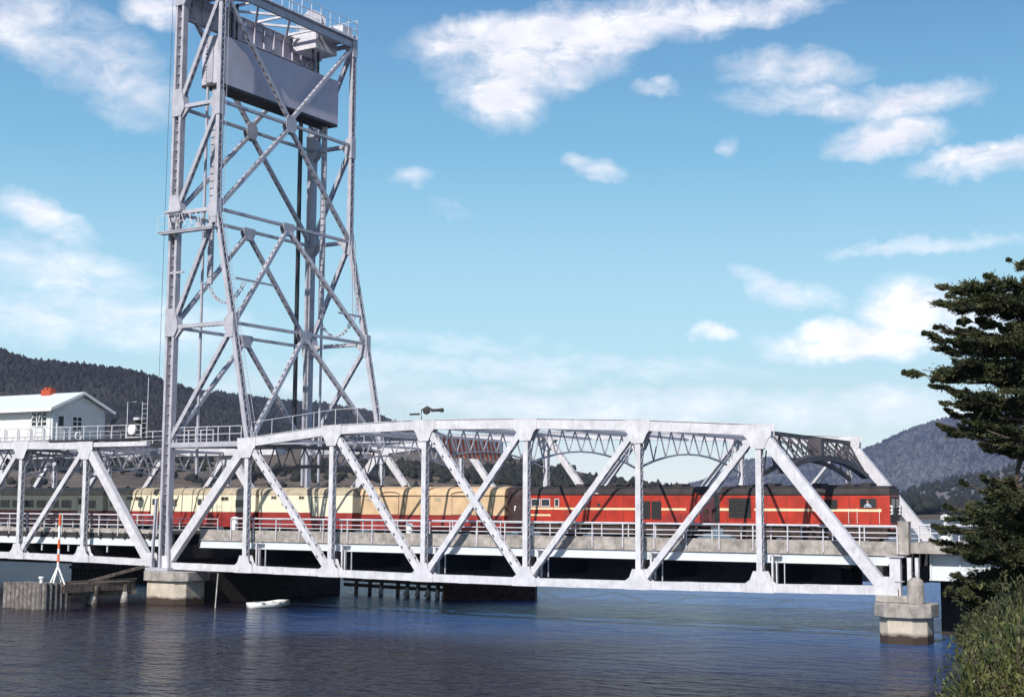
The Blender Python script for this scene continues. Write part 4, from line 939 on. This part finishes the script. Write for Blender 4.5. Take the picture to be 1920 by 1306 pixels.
def vnoise(x, y, s, seed=0):
    x = x/s; y = y/s; xi = np.floor(x).astype(int); yi = np.floor(y).astype(int); fx = x-xi; fy = y-yi; fx = fx*fx*(3-2*fx); fy = fy*fy*(3-2*fy)
    def h(a, b): v = np.sin(a*127.1+b*311.7+seed*74.7)*43758.5453; return v-np.floor(v)
    return (h(xi, yi)*(1-fx)+h(xi+1, yi)*fx)*(1-fy)+(h(xi, yi+1)*(1-fx)+h(xi+1, yi+1)*fx)*fy
def fbm(x, y, s, seed=0): return sum(vnoise(x, y, s/2**k, seed+k)*.5**k for k in range(4))/1.875
# near bank
SH = np.array([(64.5, 60), (64, 30), (63.3, 6), (66, -8), (71, -28), (74, -55), (62, -80), (30, -102), (-30, -125), (-120, -140)], float)
def shore(x, y):
    best = np.full(x.shape, 1e9); sgn = np.ones(x.shape)
    for a, b in zip(SH, SH[1:]):
        d = b-a; L = d@d; t = np.clip(((x-a[0])*d[0]+(y-a[1])*d[1])/L, 0, 1); px = a[0]+t*d[0]; py = a[1]+t*d[1]; q = np.hypot(x-px, y-py)
        s = np.sign((x-a[0])*d[1]-(y-a[1])*d[0]); c = q < best; best = np.where(c, q, best); sgn = np.where(c, -s, sgn)
    return best*sgn
gx, gy = np.meshgrid(np.linspace(-120, 260, 191), np.linspace(-220, 60, 141))
D_ = shore(gx, gy); chk = shore(np.array([100.]), np.array([-20.]))[0]
if chk < 0: D_ = -D_
hz = np.where(D_ > 0, np.minimum(D_*.33, 6.1)+fbm(gx, gy, 8, 3)*.5-.2, D_*.3-.3); hz = np.maximum(hz, -4)
def cut(x, y, h): return np.where((y > -1) & (y < 18) & (x > 60), np.minimum(h, 3.2), h)
hz = cut(gx, gy, hz)
def gridmesh(name, gx, gy, gz, mm, kind='structure', smooth=True):
    r, c = gx.shape; V = np.stack([gx, gy, gz], -1).reshape(-1, 3); i = np.arange(r*c).reshape(r, c)
    F = np.stack([i[:-1, :-1], i[:-1, 1:], i[1:, 1:], i[1:, :-1]], -1).reshape(-1, 4)
    o = fastmesh(name, V, F, mm, smooth=smooth); 
    if kind: tag(o, kind=kind)
    return o
gridmesh('ground', gx, gy, hz, 'bank')
def bankz(x, y):
    d = shore(np.array([float(x)]), np.array([float(y)]))[0]; d = -d if chk < 0 else d; return max(0, min(d*.33, 6.1))
# tree blobs for hills
OCT = np.array([(1, 0, .25), (.5, .87, .2), (-.5, .87, .3), (-1, 0, .2), (-.5, -.87, .25), (.5, -.87, .3), (.1, 0, 1), (0, .1, -.3), (.6, .3, .7), (-.4, .4, .75), (-.1, -.6, .7)])
OF = np.array([(0, 1, 8), (1, 2, 9), (2, 3, 9), (3, 4, 10), (4, 5, 10), (5, 0, 8), (8, 1, 9), (8, 9, 6), (9, 3, 10), (9, 10, 6), (10, 5, 8), (10, 8, 6), (7, 1, 0), (7, 2, 1), (7, 3, 2), (7, 4, 3), (7, 5, 4), (7, 0, 5)])
def blobs(name, P, size, mm, kind='stuff', parent=None):
    n = len(P); a = rng.uniform(0, 6.28, n); sx = size*rng.uniform(.4, .75, n); sz = size*rng.uniform(.7, 1.25, n)
    V = OCT[None]*(1+rng.uniform(-.28, .28, (n, len(OCT), 3))); x = V[..., 0]*np.cos(a)[:, None]-V[..., 1]*np.sin(a)[:, None]; y = V[..., 0]*np.sin(a)[:, None]+V[..., 1]*np.cos(a)[:, None]
    V = np.stack([x*sx[:, None], y*sx[:, None], V[..., 2]*sz[:, None]], -1)+P[:, None, :]
    F = (OF[None]+(np.arange(n)*len(OCT))[:, None, None]).reshape(-1, 3); o = fastmesh(name, V.reshape(-1, 3), F, mm, parent)
    if kind: tag(o, kind=kind)
    return o
def hill(name, pts, D, foot, mm, rough, trees=None, seed=0, back=.5, label=None, power=1.2):
    xs = np.array([p[0] for p in pts], float); ys = np.array([p[1] for p in pts], float)
    N = 260; u = np.linspace(xs[0], xs[-1], N); v = np.interp(u, xs, ys)
    k = np.ones(9)/9; v = np.convolve(np.pad(v, 4, 'edge'), k, 'valid')
    az = np.zeros(N); tz = np.zeros(N)
    for i in range(N):
        a, e = azel(u[i], v[i]); az[i] = a; tz[i] = math.tan(e)*D+CAM.z
    R_ = 60; ts = np.concatenate([np.linspace(0, 1, R_), 1+np.linspace(.02, back, 12)])
    AZ, TT = np.meshgrid(az, ts); dist = foot+(D-foot)*TT
    GX = CAM.x+np.sin(AZ)*dist; GY = CAM.y+np.cos(AZ)*dist
    sh = np.where(TT <= 1, np.clip(TT, 0, 1)**power, np.clip(1-(TT-1)*1.1, 0, 1))
    damp = np.clip(1-TT, 0, 1)*4*np.clip(TT, 0, 1)
    GZ = tz[None, :]*sh*(1+rough*(fbm(GX, GY, (D-foot)*.5, seed)-.5)*damp)+(fbm(GX, GY, 60, seed+9)-.5)*rough*20*np.clip(TT*3, 0, 1)*.5
    GZ[0, :] = -3
    gridmesh(name, GX, GY, GZ, mm)
    if trees:
        n, size, crest, tmat, tlo, tname = trees
        ui = rng.uniform(0, N-1.01, n); ti = rng.uniform(tlo, 1.0, n); nc = int(n*crest); ti[:nc] = rng.uniform(.93, 1.03, nc)
        ri = np.where(ti <= 1, ti*(R_-1), R_-1+(ti-1)*12/back); r0 = ri.astype(int); c0 = ui.astype(int); fr = ri-r0; fc = ui-c0
        def s(A): return (A[r0, c0]*(1-fr)+A[np.minimum(r0+1, A.shape[0]-1), c0]*fr)*(1-fc)+(A[r0, c0+1]*(1-fr)+A[np.minimum(r0+1, A.shape[0]-1), c0+1]*fr)*fc
        P = np.stack([s(GX), s(GY), s(GZ)], -1)
        if tname != 'forest':
            keep = fbm(P[:, 0], P[:, 1], 160, 5)+rng.uniform(-.12, .12, n) > .53; P = P[keep]
        blobs(tname, P, size, tmat)
hill('hill', [(-500, 600), (-100, 640), (0, 664), (50, 683), (150, 692), (260, 706), (330, 730), (400, 750), (470, 776), (560, 815), (640, 850), (740, 890), (820, 915)], 1900, 1250, 'gdark', .25, (26000, 8, .1, 'forest', .05, 'forest'), 1)
hill('hill', [(200, 735), (400, 742), (450, 748), (530, 757), (620, 765), (690, 778), (760, 805), (850, 845), (950, 880), (1050, 905), (1150, 925)], 2900, 2000, 'gdark', .25, (14000, 10, .15, 'forest', .3, 'forest'), 2)
hill('hill', [(-500, 850), (0, 846), (250, 856), (420, 850), (600, 838), (780, 846), (900, 850), (985, 862), (1060, 879), (1130, 892), (1200, 903), (1290, 920), (1380, 938), (1500, 948), (1600, 952)], 1250, 620, 'ggrass', .35, (9000, 5, .1, 'scrub', .02, 'paddock_trees'), 4)
hill('mountain', [(1100, 935), (1230, 925), (1290, 917), (1330, 902), (1400, 868), (1450, 864), (1560, 866), (1600, 856), (1650, 838), (1700, 812), (1760, 793), (1830, 780), (1908, 762), (2100, 700), (2400, 650)], 4300, 2700, 'gfar', .3, (26000, 13, .12, 'hazed_forest', .1, 'forest'), 6)
hill('hillside', [(1480, 958), (1620, 950), (1690, 929), (1760, 908), (1850, 888), (1908, 874), (2100, 850), (2400, 830)], 2400, 1500, 'ggrass2', .2, (1600, 9, .1, 'scrub', .0, 'paddock_trees'), 8)
hill('shore', [(1300, 957), (1600, 958), (1680, 957), (1750, 953), (1850, 956), (1908, 955), (2400, 950)], 1450, 1150, 'ggrass', .2, (500, 9, .3, 'scrub', .4, 'paddock_trees'), 9)
# clump of dark trees on the far right shore
P = []
for k in range(46):
    px = random.uniform(1694, 1762) if k < 32 else random.uniform(1780, 1905); p = at(px, 955, D=1330+random.uniform(-40, 40)); P.append((p.x, p.y, 6+random.uniform(0, 3)))
blobs('shoreline_trees', np.array(P), 11, 'scrub')

# ------------------------------------------------------------------ cypress on the right
def leaves(C, Dn, L, Wd, jitter):
    """small triangular-ish leaf quads at C pointing along Dn"""
    n = len(C); d = Dn+rng.normal(0, jitter, (n, 3)); d /= np.linalg.norm(d, axis=1)[:, None]; r = rng.normal(0, 1, (n, 3)); s = np.cross(d, r); s /= np.linalg.norm(s, axis=1)[:, None]
    L = L*rng.uniform(.6, 1.3, n)[:, None]; Wd = Wd*rng.uniform(.6, 1.3, n)[:, None]
    V = np.stack([C-s*Wd*.35, C+d*L*.55-s*Wd*.5, C+d*L, C+d*L*.5+s*Wd*.5], 1).reshape(-1, 3); return V
cyb = Vector((71.9, -19.1, 0)); TK = 66.
def pxat(px, py, dd=0): return at(px, py, D=TK*1.0+dd)
cz = bankz(cyb.x, cyb.y)
cyp = empty('cypress_tree', (cyb.x, cyb.y, cz), 'big dark cypress tree with layered flat branches at the right edge', 'tree')
def plume(P0, P1, rad, dens, out):
    P0 = np.array(P0); P1 = np.array(P1); L = np.linalg.norm(P1-P0); d = (P1-P0)/L; n = int(1.35*(dens*L*rad*rad*8+dens*L))
    t = rng.uniform(.0, 1, n)**.75; env = np.clip(np.sin(np.pi*np.clip(t*.85+.15, 0, 1)), .12, 1)
    nb = max(4, int(L*2.2)); bt_ = rng.uniform(.05, 1, nb)                    # side sprays
    k = rng.integers(0, nb, n); ang = rng.uniform(0, 6.28, nb)[k]+rng.normal(0, .35, n)
    r = np.abs(rng.normal(.35, .42, n))*rad*env; h = np.array([-d[1], d[0], 0]); h /= np.linalg.norm(h)+1e-6; v = np.cross(h, d)
    tt = np.clip(bt_[k]+rng.normal(0, .06, n)+.10*r/rad, 0, 1); env = np.clip(np.sin(np.pi*np.clip(tt*.8+.2, 0, 1)), .1, 1); r = r*np.where(env < .3, env*2, 1)
    C = P0+d*(L*tt)[:, None]+h*(r*np.cos(ang)*1.25)[:, None]+v*(r*np.sin(ang)*.30)[:, None]; C[:, 2] += .10*rad*np.cos(tt*9+ang[0])
    o = h*(np.cos(ang))[:, None]+v*(np.sin(ang)*.5+.25)[:, None]+d*1.1
    out.append(leaves(C, o, .17, .055, .5))
tips = [(1752, 533, 1.0, 1925), (1738, 565, 1.0, 1925), (1735, 628, .9, 1920), (1742, 652, .9, 1925), (1697, 697, 1.05, 1925), (1745, 722, .8, 1930), (1765, 752, .8, 1930),
        (1760, 792, .8, 1935), (1775, 770, .9, 1930), (1835, 560, 1.1, 1935), (1800, 545, 1.1, 1935), (1800, 600, 1.2, 1935), (1780, 640, 1.2, 1940), (1790, 690, 1.3, 1940), (1850, 520, 1.0, 1940),
        (1893, 490, .7, 1950), (1838, 835, .6, 1935), (1890, 845, .6, 1950), (1805, 905, .9, 1940), (1775, 948, .9, 1945), (1752, 985, 1.0, 1945), (1748, 1010, .8, 1945), (1800, 1030, 1.2, 1950),
        (1775, 1082, 1.2, 1950), (1800, 1110, 1.4, 1950), (1850, 930, 1.3, 1955), (1860, 990, 1.5, 1955), (1850, 1060, 1.5, 1955), (1830, 960, 1.2, 1950)]
LV = []; br = MB()
for k in range(70):
    py = random.uniform(560, 1120); lo = np.interp(py, [560, 640, 700, 780, 830, 870, 900, 960, 1120], [1800, 1790, 1765, 1790, 1830, 1870, 1850, 1800, 1810]); px = random.uniform(lo+12, 1930)
    if 790 < py < 915 and random.random() < .93: continue
    q1 = at(px, py, D=TK+random.uniform(-3, 2.5)); q0 = at(px+random.uniform(55, 110), py+random.uniform(-5, 30), D=TK+random.uniform(-1, 1))
    plume(np.array(q0), np.array(q1), random.uniform(.8, 1.15), 150, LV)
crown_tips = []
for (px, py, rad, bx) in tips:
    for rep in range(2 if py < 860 else 3):
        dd = random.uniform(-2.8, 3.0) if rep else random.uniform(-.6, .6); jx = 0 if not rep else random.uniform(8, 70)
        jy = 0 if not rep else random.uniform(-18, 22)
        p1 = pxat(px+jx, py+jy, dd); p0 = pxat(bx+45, py+jy+random.uniform(-5, 40), dd*.2)
        p1.z += 0
        mid = p0.lerp(p1, .55); mid.z -= .35
        br.tube([p0, mid, p1], .09, 5, .015); s0 = p0.lerp(p1, .12); a = np.array(s0); b = np.array(mid); c = np.array(p1)
        plume(a, b*.45+c*.55, rad*.95, 190, LV); plume(b, c, rad*.62, 330, LV)
        crown_tips.append((a, c, rad))
for k in range(70):   # rest of the crown, all round the trunk and up beyond the frame
    a = random.uniform(0, 6.28); z = random.uniform(3, 17); rr = (6.2-abs(z-9)*.22)*random.uniform(.75, 1.05)
    if (math.cos(a) < .1 and z > 5) or 8.2 < z < 11.6: continue
    tx = pxat(1975, 700); p0 = np.array((tx.x, tx.y, z)); p1 = p0+np.array((math.cos(a)*rr, math.sin(a)*rr, .6)); br.tube([p0, p1], .09, 5, .02)
    plume(p0, p1, 1.1, 90, LV)
V = np.concatenate(LV); F = np.arange(len(V)).reshape(-1, 4); fastmesh('crown', V, F, 'cypress', cyp)
tx = pxat(1975, 700); br.tube([(tx.x, tx.y, cz-.5), (tx.x+.1, tx.y, 8), (tx.x, tx.y+.1, 15), (tx.x, tx.y, 22)], .42, 10, .08)
br.tube([pxat(1925, 830), pxat(1908, 880), pxat(1903, 935)], .13, 6, .07)
br.build('trunk', 'bark', cyp)
# dark understorey below it + willowy bushes in front
def bush(name, label, cx, cy, z0, rx, ry, h, n, mm, L, Wd, seed, cat='shrub', group=None):
    r = empty(name, (cx, cy, z0), label, cat, group); st = MB(); C = []; Dn = []
    for k in range(int(n/130)):
        a = random.uniform(0, 6.28); q = math.sqrt(random.random()); bx, by = cx+.35*rx*q*math.cos(a), cy+.35*ry*q*math.sin(a)
        ex, ey = cx+rx*q*math.cos(a), cy+ry*q*math.sin(a); ez = z0+h*(1-.55*q*q)*random.uniform(.75, 1.08)
        p0 = np.array((bx, by, z0-.3)); p1 = np.array((ex, ey, ez)); pm = (p0+p1)/2+np.array((0, 0, .12*h)); st.tube([p0, pm, p1], .03, 4, .006)
        t = rng.uniform(.2, 1, 130)[:, None]; c = p0*(1-t)**2+2*pm*t*(1-t)+p1*t*t; c += rng.normal(0, .10, c.shape)*(.5+t); C.append(c)
        d = (p1-pm)/np.linalg.norm(p1-pm); Dn.append(np.repeat((d*.8)[None], 130, 0)+rng.normal(0, .5, (130, 3))+np.array((0, 0, .2)))
    V = leaves(np.concatenate(C), np.concatenate(Dn), L, Wd, .25); fastmesh('foliage', V, np.arange(len(V)).reshape(-1, 4), mm, r); st.build('stems', 'bark', r)
bl = [(1925, 24, 1.5, 1145, 'tall green willowy bush at the lower right corner nearest the camera', 20000, 'willow'),
      (1885, 30, 1.15, 1180, 'round green bush left of the tallest bush at the lower right', 15000, 'willow'),
      (1912, 38, 1.7, 1150, 'green bush behind the two nearest bushes on the bank', 14000, 'willow'),
      (1835, 29, .75, 1222, 'small low leafy bush at the water edge at the bottom right', 6000, 'willow'),
      (1792, 26, .5, 1262, 'lowest sprig of a bush at the bottom edge of the photo', 2500, 'willow')]
for i, (px, d, rx, topy, lb, n, mm) in enumerate(bl):
    p = at(px, 955, D=d); zt = CAM.z-(topy-955)/FPX*d; z0 = max(.1, bankz(p.x, p.y)-.1); bush('bush', lb, p.x, p.y, z0, rx, rx, zt-z0+.25, n, mm, .13, .035, i, group='bushes on the river bank')
for i, (px, d, rx, topy, lb) in enumerate([(1885, 58, 1.9, 1110, 'dark shaded shrub under the left side of the cypress'), (1940, 62, 3.0, 1060, 'dark shaded shrub under the right side of the cypress'), (1850, 78, 1.7, 1110, 'dark shrub in the shade beneath the approach span'), (1900, 48, 1.8, 1130, 'dark leafy shrub between the cypress and the green bushes')]):
    p = at(px, 955, D=d); zt = CAM.z-(topy-955)/FPX*d; z0 = max(.1, bankz(p.x, p.y)-.1); bush('shrub', lb, p.x, p.y, z0, rx, rx, zt-z0, 16000, 'cypress', .2, .07, i, group='dark shrubs under the cypress')

# ------------------------------------------------------------------ haze
HZ_ = True
if HZ_:
    m = MB(); m.box(-4800, 4300, -1400, 5900, -5.2, 540); hm = bpy.data.materials.new('haze air'); hm.use_nodes = True; nt = hm.node_tree; nt.nodes.clear()
    pv = nd(nt, 'ShaderNodeVolumePrincipled'); pv.inputs['Color'].default_value = (.62, .72, 1, 1); pv.inputs['Density'].default_value = 6e-5; pv.inputs['Anisotropy'].default_value = .3
    oo = nd(nt, 'ShaderNodeOutputMaterial'); nt.links.new(pv.outputs[0], oo.inputs['Volume']); tag(m.build('haze', hm), kind='stuff')
